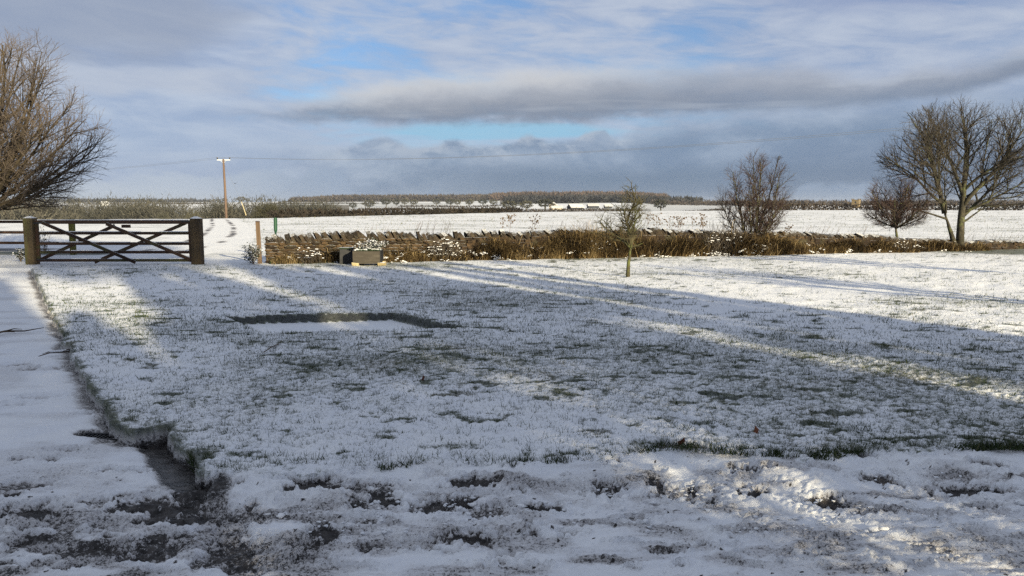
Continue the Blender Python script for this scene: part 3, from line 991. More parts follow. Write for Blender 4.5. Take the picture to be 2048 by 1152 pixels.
# twin-stemmed tree by the far end of the wall
RT = np.append(GP(1917, 501), 0.0)
env_r = ellip((0.40, 0, 2.9), 3.2, 2.9, 2.6, 1.6)
st = [((0.06, 0, -0.1), (0.02, 0.02, 1), 4.9, 0.15), ((-0.06, 0, -0.1), (-0.50, 0.1, 1), 1.5, 0.125), ((1, 0.99), (-0.16, 0, 1), 3.3, 0.092),
      ((0, 0.34), (0.5, -0.1, 1), 3.3, 0.085), ((0, 0.42), (-0.35, 0.3, 1), 3.0, 0.075), ((0, 0.26), (0.9, 0.2, 0.65), 2.9, 0.07), ((0, 0.5), (0.45, 0.4, 1), 2.6, 0.06), ((0, 0.46), (0.6, -0.4, 0.9), 2.6, 0.06),
      ((0, 0.30), (1, -0.3, 0.35), 2.6, 0.06), ((2, 0.10), (-0.9, -0.1, 0.7), 2.6, 0.055), ((2, 0.22), (-0.7, -0.3, 1), 2.4, 0.055), ((2, 0.3), (0.4, 0.4, 1), 2.2, 0.05),
      ((0, 0.22), (0.8, 0.5, 0.25), 1.9, 0.045), ((1, 0.85), (-1, 0.2, 0.35), 1.9, 0.04), ((1, 0.95), (-0.3, -0.6, 0.6), 1.9, 0.04)]
specR = [dict(seg=8, wander=0.06, up=0.03, sides=7, tip=0.18),
         dict(n=11, t0=0.22, ang=42, len=1.9, rad=0.034, seg=6, wander=0.09, up=0.06, sides=5, fall=0.5),
         dict(n=9, t0=0.12, ang=42, len=0.95, rad=0.015, seg=4, wander=0.13, up=0.09, sides=3, fall=0.4),
         dict(n=6, t0=0.15, ang=44, len=0.42, rad=0.0085, seg=3, wander=0.18, up=0.10, sides=3, fall=0.3)]
tr, cr = grow_tree(8, st, specR, env_r)
plant_tree('bare_tree', 'tall twin-stemmed bare tree at the far right end of the stone wall', 'tree', RT, tr, cr, M['bark'], M['twig'])

# small round-headed tree in front of it
ST = np.append(GP(1797, 500), 0.0)
env_s = ellip((0.02, 0, 1.62), 1.35, 1.2, 1.3, 0.95)
st = [((0, 0, -0.1), (0.06, 0, 1), 0.95, 0.075)]
for k in range(12):
    a, e = k * 2.399, R(12 + 75 * k / 11)
    st.append(((0, 0.86 + 0.01 * k), (math.sin(e) * math.cos(a), math.sin(e) * math.sin(a), math.cos(e)), 1.7 if k < 9 else 1.1, 0.026))
specS = [dict(seg=6, wander=0.07, up=0.03, sides=6, tip=0.4),
         dict(n=13, t0=0.08, ang=34, len=0.75, rad=0.015, seg=4, wander=0.10, up=0.07, sides=3, fall=0.4),
         dict(n=9, t0=0.08, ang=36, len=0.42, rad=0.0100, seg=3, wander=0.13, up=0.11, sides=3, fall=0.3),
         dict(n=5, t0=0.1, ang=36, len=0.24, rad=0.0075, seg=2, wander=0.13, up=0.1, sides=3, fall=0.3)]
tr, cr = grow_tree(12, st, specS, env_s)
plant_tree('bare_tree', 'small round-headed bare tree with purple twigs, just left of the twin-stemmed tree', 'tree', ST, tr, cr, M['bark'], M['twigpurple'])

# many-stemmed shrub growing through the wall
HT = np.append(GP(1505, 507), 0.0)
env_h = ellip((0.0, 0, 1.85), 1.32, 1.25, 1.55, 1.5)
st = []
for k in range(19):
    a, e = k * 2.399, R(4 + 60 * (k / 18.0))
    st.append(((0.10 * math.cos(a), 0.10 * math.sin(a), -0.05), (math.sin(e) * math.cos(a), math.sin(e) * math.sin(a), math.cos(e)), 3.3 - 1.2 * k / 18, 0.040))
specH = [dict(seg=7, wander=0.05, up=0.05, sides=5, tip=0.2),
         dict(n=16, t0=0.12, ang=34, len=0.95, rad=0.016, seg=4, wander=0.11, up=0.06, sides=3, fall=0.4),
         dict(n=9, t0=0.08, ang=40, len=0.42, rad=0.0105, seg=3, wander=0.15, up=0.07, sides=3, fall=0.3),
         dict(n=4, t0=0.1, ang=42, len=0.20, rad=0.0080, seg=2, wander=0.15, up=0.07, sides=3, fall=0.3)]
tr, cr = grow_tree(24, limit_stems(st, env_h), specH, env_h)
plant_tree('bare_shrub', 'many-stemmed bare hawthorn shrub rising out of the weeds along the wall', 'shrub', HT, tr, cr, M['bark'], M['twigpurple'])

# young tree alone on the lawn
YT = np.append(GP(1255, 554), 0.0)
env_y = lambda p: (((p.x + 0.03) / 0.80) ** 2 + (p.y / 0.6) ** 2 + ((p.z - 1.12) / (0.62 if p.z > 1.12 else 0.62)) ** 2 if p.z < 1.5 else ((p.x + 0.02) / 0.40) ** 2 + (p.y / 0.4) ** 2 + ((p.z - 1.3) / 0.85) ** 2)
st = [((0.01, 0, -0.08), (-0.06, 0, 1), 0.80, 0.052), ((0, 0.98), (0.0, 0, 1), 0.55, 0.036), ((1, 0.98), (0.24, 0, 1), 0.55, 0.026), ((2, 0.97), (-0.35, 0, 1), 0.42, 0.014),
      ((0, 0.90), (-0.72, 0.1, 1), 0.95, 0.024), ((0, 0.86), (0.35, 0.3, 1), 0.85, 0.022), ((1, 0.4), (-0.5, -0.2, 1), 0.6, 0.017), ((1, 0.8), (0.75, 0.1, 0.8), 0.6, 0.015),
      ((0, 0.97), (-0.95, 0.1, 0.75), 0.85, 0.018), ((2, 0.5), (0.8, 0.1, 0.55), 0.5, 0.014), ((0, 0.94), (-0.3, -0.5, 1), 0.7, 0.017), ((1, 0.95), (-0.4, 0.3, 1), 0.5, 0.015), ((1, 0.6), (0.5, -0.3, 0.9), 0.55, 0.015)]
specY = [dict(seg=6, wander=0.08, up=0.02, sides=6, tip=0.45),
         dict(n=9, t0=0.2, ang=50, len=0.52, rad=0.013, seg=4, wander=0.16, up=0.05, sides=4, fall=0.3),
         dict(n=5, t0=0.15, ang=50, len=0.20, rad=0.0095, seg=3, wander=0.22, up=0.06, sides=3, fall=0.3),
         dict(n=3, t0=0.2, ang=55, len=0.08, rad=0.008, seg=2, wander=0.2, up=0.06, sides=3, fall=0.2)]
tr, cr = grow_tree(31, st, specY, env_y)
plant_tree('young_tree', 'young bare fruit tree with a thin green trunk, alone on the snowy lawn', 'tree', YT, tr, cr, M['barkyoung'], M['barkyoung'])


def sun_pt(u, w):
    q = SUN_P * u + SUN_H * w
    return (float(q[0]), float(q[1]), 0.0)


# trees out of view towards the sun; evergreens added and shaped to shade the lawn
def evergreen(seed, h, rad, z0, n):
    r = np.random.default_rng(seed)
    f = r.random(n) ** 0.75
    zc = z0 + (h - z0) * f
    prof = rad * np.clip(np.minimum(1.0, (1 - f) * 2.6 + 0.04) * np.minimum(1, 0.55 + f * 3), 0.03, 1)
    a = r.random(n) * 6.283
    rr = prof * np.sqrt(r.random(n)) * (1 + 0.22 * np.sin(a * 3 + zc * 2.0))
    C = np.stack([rr * np.cos(a), rr * np.sin(a), zc], 1)
    d1 = r.normal(size=(n, 3))
    d2 = r.normal(size=(n, 3))
    d1 /= np.linalg.norm(d1, axis=1)[:, None]
    d2 /= np.linalg.norm(d2, axis=1)[:, None]
    s = 0.14 + 0.12 * r.random(n)[:, None]
    V = np.stack([C - d1 * s, C + d1 * s, C + d2 * s], 1).reshape(-1, 3)
    return V, np.arange(3 * n).reshape(-1, 3)


SHADERS = [(-8.5, 16, 9.2, 2.2, 0.4), (-5.0, 15, 9.4, 2.2, 0.4), (-2.2, 16, 9.4, 1.9, 0.4), (-0.35, 17, 9.2, 1.1, 0.4), (0.75, 16, 7.2, 0.85, 0.4), (1.55, 17, 7.0, 0.75, 0.4), (2.3, 42, 20.5, 2.7, 15.3),
           (2.4, 16, 10.2, 0.75, 0.4), (3.4, 18, 9.8, 0.62, 5.4), (5.2, 15.5, 9.6, 1.25, 0.6), (6.05, 17, 9.0, 0.62, 0.5), (7.05, 32, 12.9, 0.6, 10.0), (7.75, 15.5, 8.3, 0.46, 0.5), (8.62, 17.5, 9.0, 0.34, 0.5), (9.22, 15.0, 8.0, 0.42, 0.5), (9.98, 17, 8.9, 0.22, 0.5)]  # gaps and crown heights set to leave the lit streaks between shaded parts
ORD = ['first', 'second', 'third', 'fourth', 'fifth', 'sixth', 'seventh', 'eighth', 'ninth', 'tenth', 'eleventh', 'twelfth', 'thirteenth', 'fourteenth', 'fifteenth', 'sixteenth']
for k, (u, w, h, rad, z0) in enumerate(SHADERS):
    V, F = evergreen(100 + k, h, rad, z0, int((2200 + 2600 * rad) * (0.45 if h < 7.5 else 0.28 if u == 3.4 else 0.6 if w > 30 or u > 7 else 1)))
    t = thing('shade_evergreen', 'unseen evergreen added behind the viewer, %s of its row, shaped to shade the lawn' % ORD[k], 'tree', sun_pt(u, w), group='unseen evergreens added towards the sun for shade')
    Geo().tube([(0, 0, -0.1), (0.03, 0, h * 0.5), (0, 0, h * 0.93)], [0.16, 0.10, 0.02], 7).build('trunk', M['bark'], t)
    obj('crown', mesh_np('crown', V, F, M['ever']), t)
specO = [dict(seg=6, wander=0.05, up=0.03, sides=6, tip=0.3),
         dict(n=9, t0=0.3, ang=40, len=1.2, rad=0.024, seg=5, wander=0.10, up=0.05, sides=4, fall=0.4),
         dict(n=7, t0=0.15, ang=42, len=0.6, rad=0.012, seg=3, wander=0.13, up=0.06, sides=3, fall=0.3)]
for k, (u, w, lab) in enumerate(((3.9, 9.0, 'unseen bare tree added behind the viewer to dapple the trodden snow'), (13.9, 1.0, 'bare orchard tree off to the right, nearest the viewer'), (19.5, -3.5, 'bare orchard tree off to the right, farther from the viewer'))):  # first tree added to dapple the light; the others cast the branch shadows
    st = [((0, 0, -0.1), (0.02, 0, 1), 1.6, 0.10)] + [((0, 0.9), (math.sin(0.75) * math.cos(j * 1.05), math.sin(0.75) * math.sin(j * 1.05), 0.9), 2.3, 0.06) for j in range(6)] + [((0, 0.95), (0.05, 0, 1), 2.4, 0.07)]
    tr, cr = grow_tree(60 + k, st, specO, ellip((0, 0, 2.7), 1.7, 1.7, 1.6, 1.5))
    plant_tree('bare_tree', lab, 'tree', sun_pt(u, w), tr, cr, M['bark'], M['twig'], 'orchard trees out of view')

# ------------------------------------------------------------------ gate, fence, posts
GL, GR = GP(66, 529), GP(396, 529)
gdir = GR - GL
glen = float(np.linalg.norm(gdir))
gang = math.atan2(gdir[1], gdir[0])


def pixz(py, dist):
    return AT(1024, py, dist)[2]


def gate_post(name, label, c, w, h):
    t = thing(name, label, 'gatepost', (c[0], c[1], -0.05), (0, 0, gang))
    g = Geo()
    g.box((0, 0, h / 2), (w, w, h), 0.006)
    g.build('shaft', M['post'], t)
    g = Geo()
    n = 0
    g.v = [(-w / 2, -w / 2, h), (w / 2, -w / 2, h), (w / 2, w / 2, h), (-w / 2, w / 2, h), (-w * 0.18, 0, h + 0.055), (w * 0.18, 0, h + 0.055)]
    g.f = [(0, 1, 5, 4), (2, 3, 4, 5), (1, 2, 5), (3, 0, 4)]
    g.build('weathered_top', M['post'], t)
    return t


dG = float(GL[1])
gate_post('gate_post', 'thick mossy wooden gatepost at the left end of the field gate', GL, 0.245, 1.30)
gate_post('gate_post', 'thick dark wooden gatepost at the right end of the field gate', GR, 0.255, 1.29)
gate = thing('field_gate', 'dark wooden five-bar field gate with crossed braces, dusted with snow', 'gate', (GL[0], GL[1], 0), (0, 0, gang))
x0, x1 = 0.135, glen - 0.135
zbar = [(1.145, 0.10), (0.845, 0.075), (0.565, 0.075), (0.335, 0.075), (0.115, 0.075)]
for z, h in zbar:
    o = Geo().bar((x0, 0, z), (x1, 0, z), 0.055 if h < 0.09 else 0.075, h).build('bar', M['gate'], gate)
    g = Geo()
    xs = x0 + 0.1
    while xs < x1 - 0.15:
        L_ = rnd.uniform(0.12, 0.55)
        if rnd.random() < (0.92 if h > 0.09 else 0.6):
            g.bar((xs, 0, z + h / 2 + 0.008), (min(xs + L_, x1 - 0.08), 0, z + h / 2 + 0.008), 0.05, rnd.uniform(0.014, 0.022))
        xs += L_ + 0.01
    tag(g.build('lying_snow', M['snow'], o), kind='stuff')
for xs in (x0 + 0.04, x1 - 0.04):
    Geo().box((xs, 0.0, 0.62), (0.075, 0.06, 1.10)).build('stile', M['gate'], gate)
pxm = glen / (396 - 66)


def gx(px):
    return (px - 66) * pxm


for k, (a, za, b_, zb, yy) in enumerate(((92, 1.13, 273, 0.06, -0.052), (219, 1.10, 384, 0.13, -0.052), (78, 0.12, 232, 1.05, 0.05), (188, 0.06, 374, 1.12, 0.05))):
    Geo().bar((gx(a), yy, za), (gx(b_), yy, zb), 0.035, 0.085, up=(0, 0, 1)).build('brace', M['gate'], gate)
Geo().box((gx(254), 0.06, 1.03), (0.24, 0.03, 0.085)).build('name_board', M['gate'], gate)
Geo().bar((x1 - 0.25, -0.05, 1.16), (x1 + 0.05, -0.05, 1.16), 0.012, 0.03).build('latch', M['iron'], gate)
for z in (1.12, 0.14):
    Geo().bar((x0 - 0.05, -0.045, z), (x0 + 0.4, -0.045, z), 0.01, 0.045).build('hinge', M['iron'], gate)

# rail fence running off to the left behind the gate
fa, fb = GP(147, 510) , np.array([-28.0, 25.5])
fence = thing('rail_fence', 'low brown rail fence with a lichened green post behind the gate', 'fence', (fa[0], fa[1], 0))
fd = fb - fa
Geo().box((0, 0, 0.58), (0.15, 0.13, 1.16), 0.006).build('post', M['postgreen'], fence)
tag(fence.children[0], 'bright lichen-green end post')
fl = float(np.linalg.norm(fd))
for k in range(1, 5):
    q = fd * (k * 2.6 / fl)
    if k * 2.6 < fl + 1:
        Geo().box((q[0], q[1], 0.55), (0.12, 0.11, 1.10), 0.006).build('post', M['post'], fence)
for z in (1.06, 0.72, 0.38):
    Geo().bar((0.05, 0.08, z), (fd[0], fd[1] + 0.08, z), 0.04, 0.085).build('rail', M['gate'], fence)

wp = GP(520, 527)
t = thing('wooden_post', 'plain square reddish wooden post at the left end of the stone wall', 'post', (wp[0], wp[1], -0.05), (R(0.6), R(-1.2), 0.3))
Geo().box((0, 0, 0.595), (0.115, 0.115, 1.19), 0.004).build('shaft', M['postred'], t)
Geo().box((0, 0, 1.203), (0.117, 0.117, 0.026), 0.004, taper=0.9).build('cap', M['gate'], t)
mp_ = GP(552, 516)
t = thing('marker_post', 'slim dark green marker post with a wider head, just behind the wall', 'post', (mp_[0], mp_[1], 0), (0, R(1.0), 0.2))
Geo().tube([(0, 0, -0.05), (0, 0, 0.84)], [0.028, 0.028], 6).build('stem', M['greenpaint'], t)
Geo().tube([(0, 0, 0.78), (0, 0, 0.84), (0, 0, 1.18), (0, 0, 1.22)], [0.035, 0.055, 0.058, 0.045], 8).build('head', M['greenpaint'], t)

# ------------------------------------------------------------------ dry stone wall
WA, WB = GP(530, 527), GP(2190, 496)
wd = WB - WA
WLEN = float(np.linalg.norm(wd))
wang = math.atan2(wd[1], wd[0])
WT = 0.46


def wall_h(s):
    return float(np.interp(s, [0, 1.0, 1.6, 2.6, 3.4, 6, 9, 12, 15, 18, 20, 22.5, WLEN], [0.58, 0.60, 0.68, 0.70, 0.66, 0.64, 0.68, 0.68, 0.60, 0.53, 0.46, 0.30, 0.20])) + 0.02 * math.sin(s * 2.3)


wall = thing('stone_wall', 'long dry stone wall with upright slanting coping stones along the lawn', 'wall', (WA[0], WA[1], 0), (0, 0, wang))
# rubble filling: a ribbon following the height of the wall
g = Geo()
NS = 60
for i in range(NS + 1):
    s = WLEN * i / NS
    h = wall_h(s) - 0.02
    for yy, zz in ((0.05, -0.1), (0.07, h), (WT - 0.05, h), (WT - 0.02, -0.1)):
        g.v.append((s + (0.04 if i == 0 else 0), yy, zz))
for i in range(NS):
    for k in range(3):
        g.f.append((i * 4 + k, (i + 1) * 4 + k, (i + 1) * 4 + k + 1, i * 4 + k + 1))
g.f += [(0, 1, 2, 3)]
g.build('filling', M['core'], wall)
stone_meshes = []
for k in range(14):
    q = Geo()
    L_, H_ = 1.0, 1.0
    # irregular block with chipped corners, unit sized
    ring = []
    for j in range(8):
        a = 2 * math.pi * (j + 0.5) / 8
        cx, cz = math.cos(a), math.sin(a)
        m_ = max(abs(cx), abs(cz))
        ring.append((cx / m_ * 0.5 * rnd.uniform(0.86, 1.0), cz / m_ * 0.5 * rnd.uniform(0.84, 1.0)))
    for yy, sc in ((0.0, 0.80), (0.10, 1.0), (1.0, 0.95)):
        for (cx, cz) in ring:
            q.v.append((cx * sc, yy + rnd.uniform(-0.06, 0.06), cz * sc))
    q.f.append(tuple(range(8)))
    for i in range(2):
        for j in range(8):
            j2 = (j + 1) % 8
            q.f.append((i * 8 + j, (i + 1) * 8 + j, (i + 1) * 8 + j2, i * 8 + j2))
    stone_meshes.append(q.mesh('stone', M['stone']))
joined = Geo()
cnt = 0
s_main = 5.4
z = 0.0
course = 0
while z < 0.75:
    h = rnd.uniform(0.055, 0.105)
    s = rnd.uniform(0, 0.1)
    if course % 2 == 0:
        s = 0.0
    while s < WLEN - 0.2:
        L_ = rnd.uniform(0.14, 0.40)
        if z + h * 0.8 < wall_h(s + L_ / 2):
            if s < s_main and cnt < 290:
                o = obj('stone', rnd.choice(stone_meshes), wall, (s + L_ / 2, rnd.uniform(-0.035, 0.02), z + h / 2), (rnd.uniform(-0.05, 0.05), rnd.uniform(-0.05, 0.05), rnd.uniform(-0.06, 0.06)))
                o.scale = (L_ * 1.02, 0.17, h * 1.04)
                cnt += 1
            else:
                joined.box((s + L_ / 2, 0.06 + rnd.uniform(-0.03, 0.02), z + h / 2), (L_ * 0.96, 0.16, h * 0.92), 0.012)
        s += L_ + 0.008
    z += h
    course += 1
# end face of the wall
for k in range(8):
    o = obj('stone', stone_meshes[k], wall, (0.02, 0.23, 0.04 + k * 0.075), (0, 0, -math.pi / 2))
    o.scale = (rnd.uniform(0.3, 0.42), 0.14, 0.075)
tag(joined.build('stone_facing', M['stone'], wall), kind='stuff')
# coping
cop_meshes = []
for k in range(10):
    q = Geo()
    prof = [(-0.5, 0), (0.5, 0), (0.52, 0.55), (0.36, rnd.uniform(0.85, 1.0)), (0.05, rnd.uniform(0.92, 1.08)), (-0.30, rnd.uniform(0.82, 1.0)), (-0.5, rnd.uniform(0.5, 0.65))]
    prof = [(a + rnd.uniform(-0.05, 0.05), b_ + rnd.uniform(-0.03, 0.03)) for a, b_ in prof]
    for xx in (-0.5, 0.5):
        for (a, b_) in prof:
            q.v.append((xx * rnd.uniform(0.75, 1.0), a, b_))
    m_ = len(prof)
    q.f = [tuple(range(m_))[::-1], tuple(range(m_, 2 * m_))] + [(j, (j + 1) % m_, m_ + (j + 1) % m_, m_ + j) for j in range(m_)]
    cop_meshes.append(q.mesh('coping_stone', M['coping']))
s = 0.16
k = 0
while s < WLEN - 0.1 and k < 296:
    th = rnd.uniform(0.06, 0.14)
    hh = rnd.uniform(0.225, 0.285) * float(np.interp(s, [0, 2.2, 3.2, 5, 9, 15, 20, 24], [0.95, 1.15, 1.1, 1, 1.1, 0.95, 0.8, 0.6]))
    tilt = -R(rnd.gauss(31, 10))
    o = obj('coping_stone', cop_meshes[k % 10], wall, (s, WT / 2 + rnd.uniform(-0.04, 0.03), wall_h(s) - 0.07), (rnd.uniform(-0.08, 0.08), tilt, rnd.uniform(-0.25, 0.25)))
    o.scale = (th, rnd.uniform(0.30, 0.46), hh)
    s += th * rnd.uniform(0.80, 1.05) + 0.006
    k += 1


def wall_pt(s, off, z=0.0):
    """point beside the wall: off metres in front of its face"""
    d = wd / WLEN
    nrm = np.array([d[1], -d[0]])
    q = WA + d * s + nrm * off
    return np.array([q[0], q[1], z])


def wall_s(px, py=520):
    """distance along the wall of what is seen at column px"""
    t = (px - 1024) / FPX
    d = wd / WLEN
    # solve WA.x + d.x s = t (WA.y + d.y s)
    return float((t * WA[1] - WA[0]) / (d[0] - t * d[1]))


# ------------------------------------------------------------------ stone trough at the wall
tp = GP(733, 533)
trough = thing('stone_trough', 'grey slab trough raised on pale stone blocks in front of the wall', 'trough', (tp[0], tp[1], 0), (0, 0, R(3)))
Geo().box((0, 0.02, 0.235), (0.70, 0.05, 0.33), 0.004).build('front_panel', M['trough'], trough)
Geo().box((-0.345, 0.33, 0.24), (0.05, 0.565, 0.35), 0.004).build('end_panel', M['troughdark'], trough)
Geo().box((0.345, 0.33, 0.24), (0.05, 0.565, 0.35), 0.004).build('end_panel', M['troughdark'], trough)
Geo().box((0, 0.64, 0.24), (0.74, 0.05, 0.35), 0.004).build('back_panel', M['troughdark'], trough)
Geo().box((0, 0.33, 0.11), (0.64, 0.565, 0.06)).build('floor_slab', M['troughdark'], trough)
q = Geo()
for i in range(9):
    for j in range(4):
        q.blob((-0.29 + i * 0.072, 0.12 + j * 0.14, 0.40 + rnd.uniform(-0.02, 0.05)), (0.07, 0.09, 0.045), 0.25)
tag(q.build('soil_and_snow', M['leafsnow'], trough, smooth=True), kind='stuff')
for bx_, by_ in ((-0.30, 0.06), (0.39, 0.10), (-0.28, 0.58), (0.30, 0.58)):
    b_ = Geo().box((0, 0, 0), (0.17, 0.20, 0.13), 0.016)
    tag(b_.build('stone_block', M['block'], None, (tp[0] + bx_, tp[1] + by_, 0.03), (0, 0, rnd.uniform(-0.2, 0.2))),
        {(-0.30, 0.06): 'pale stone block under the front left corner of the trough', (0.39, 0.10): 'pale stone block under the front right corner of the trough',
         (-0.28, 0.58): 'stone block under the back left corner of the trough', (0.30, 0.58): 'stone block under the back right corner of the trough'}[(bx_, by_)], 'stone', 'blocks carrying the trough')
bp = GP(692, 529)
g = Geo()
t = thing('dark_crate', 'black box tucked against the left end of the trough', 'box', (bp[0], bp[1] + 0.12, 0), (0, 0, R(8)))
Geo().box((0, 0, 0.22), (0.34, 0.42, 0.40), 0.01).build('body', M['troughdark'], t)
Geo().box((0, 0, 0.44), (0.37, 0.45, 0.035), 0.008).build('lid', M['leafsnow'], t)


def leafy(name, label, cat, base, size, n, mat, leaf=0.04, group=None, stems=7, seed=1):
    """low leafy plant: stems and separate leaves"""
    r = random.Random(seed)
    t = thing(name, label, cat, base, group=group)
    g, lf = Geo(), Geo()
    for k in range(stems):
        a = r.random() * 6.283
        e = r.uniform(0.1, 1.0)
        tip = Vector((math.cos(a) * math.sin(e) * size[0], math.sin(a) * math.sin(e) * size[1], math.cos(e) * size[2] * r.uniform(0.7, 1.1)))
        mid = tip * 0.5 + Vector((r.gauss(0, 0.03), r.gauss(0, 0.03), 0.04))
        g.tube([(0, 0, 0), mid, tip], [0.008, 0.006, 0.003], 4)
        for j in range(n // stems):
            f = r.uniform(0.2, 1.0)
            p = (mid * (f * 2)) if f < 0.5 else mid.lerp(tip, f * 2 - 1)
            p = p + Vector((r.gauss(0, 0.05), r.gauss(0, 0.05), r.gauss(0, 0.03))) * (size[0] * 2)
            d = Vector((r.gauss(0, 1), r.gauss(0, 1), r.gauss(0, 0.6))).normalized()
            s, u = perp(d)
            l = leaf * r.uniform(0.6, 1.3)
            i0 = len(lf.v)
            lf.v += [tuple(p), tuple(p + d * l * 0.5 + s * l * 0.3), tuple(p + d * l), tuple(p + d * l * 0.5 - s * l * 0.3)]
            lf.f.append((i0, i0 + 1, i0 + 2, i0 + 3))
    g.build('stems', M['weed'], t)
    lf.build('foliage', mat, t)
    return t


leafy('trough_plant', 'snow-laden spreading plant overflowing the top of the trough', 'plant', (tp[0] + 0.06, tp[1] + 0.35, 0.42), (0.55, 0.40, 0.26), 900, M['leafsnow'], 0.07, stems=18, seed=4)
b1 = GP(507, 528)
leafy('low_bush', 'dark leafy bush dusted with snow at the left end of the wall', 'bush', (b1[0], b1[1], 0), (0.36, 0.36, 0.62), 1500, M['leafsnow'], 0.06, stems=20, seed=5)
b2 = GP(42, 524)
leafy('low_bush', 'small dark holly sprout at the foot of the left gatepost', 'bush', (b2[0], b2[1], 0), (0.26, 0.2, 0.42), 260, M['leafsnow'], 0.07, stems=8, seed=6)
b3 = np.array([fa[0] - 1.1, fa[1] + 0.3])
leafy('low_bush', 'thin leafy sapling behind the gate beside the green post', 'bush', (b3[0], b3[1], 0), (0.45, 0.3, 1.15), 190, M['ever'], 0.07, stems=6, seed=9)


# ------------------------------------------------------------------ dead grass and weeds along the wall
def blades(pos, length, width, lean, tone, seg2=True, bend=0.5):
    """two-segment bent blades; arrays of base positions, lengths, widths, lean vectors"""
    n = len(pos)
    a = rng.random(n) * 6.283
    side = np.stack([np.cos(a), np.sin(a), np.zeros(n)], 1) * (width / 2)[:, None]
    up = np.zeros((n, 3))
    up[:, 2] = 1
    d1 = up + lean * 0.5
    d1 /= np.linalg.norm(d1, axis=1)[:, None]
    d2 = up * (1 - bend) + lean * 1.3
    d2 /= np.linalg.norm(d2, axis=1)[:, None]
    m1 = pos + d1 * (length * 0.55)[:, None]
    tip = m1 + d2 * (length * 0.45)[:, None]
    V = np.stack([pos - side, pos + side, m1 + side * 0.8, m1 - side * 0.8, tip], 1)
    V = V.reshape(-1, 3)
    base = np.arange(n) * 5
    F = np.concatenate([np.stack([base, base + 1, base + 2], 1), np.stack([base, base + 2, base + 3], 1), np.stack([base + 3, base + 2, base + 4], 1)])
    return V, F, np.repeat(tone, 5)


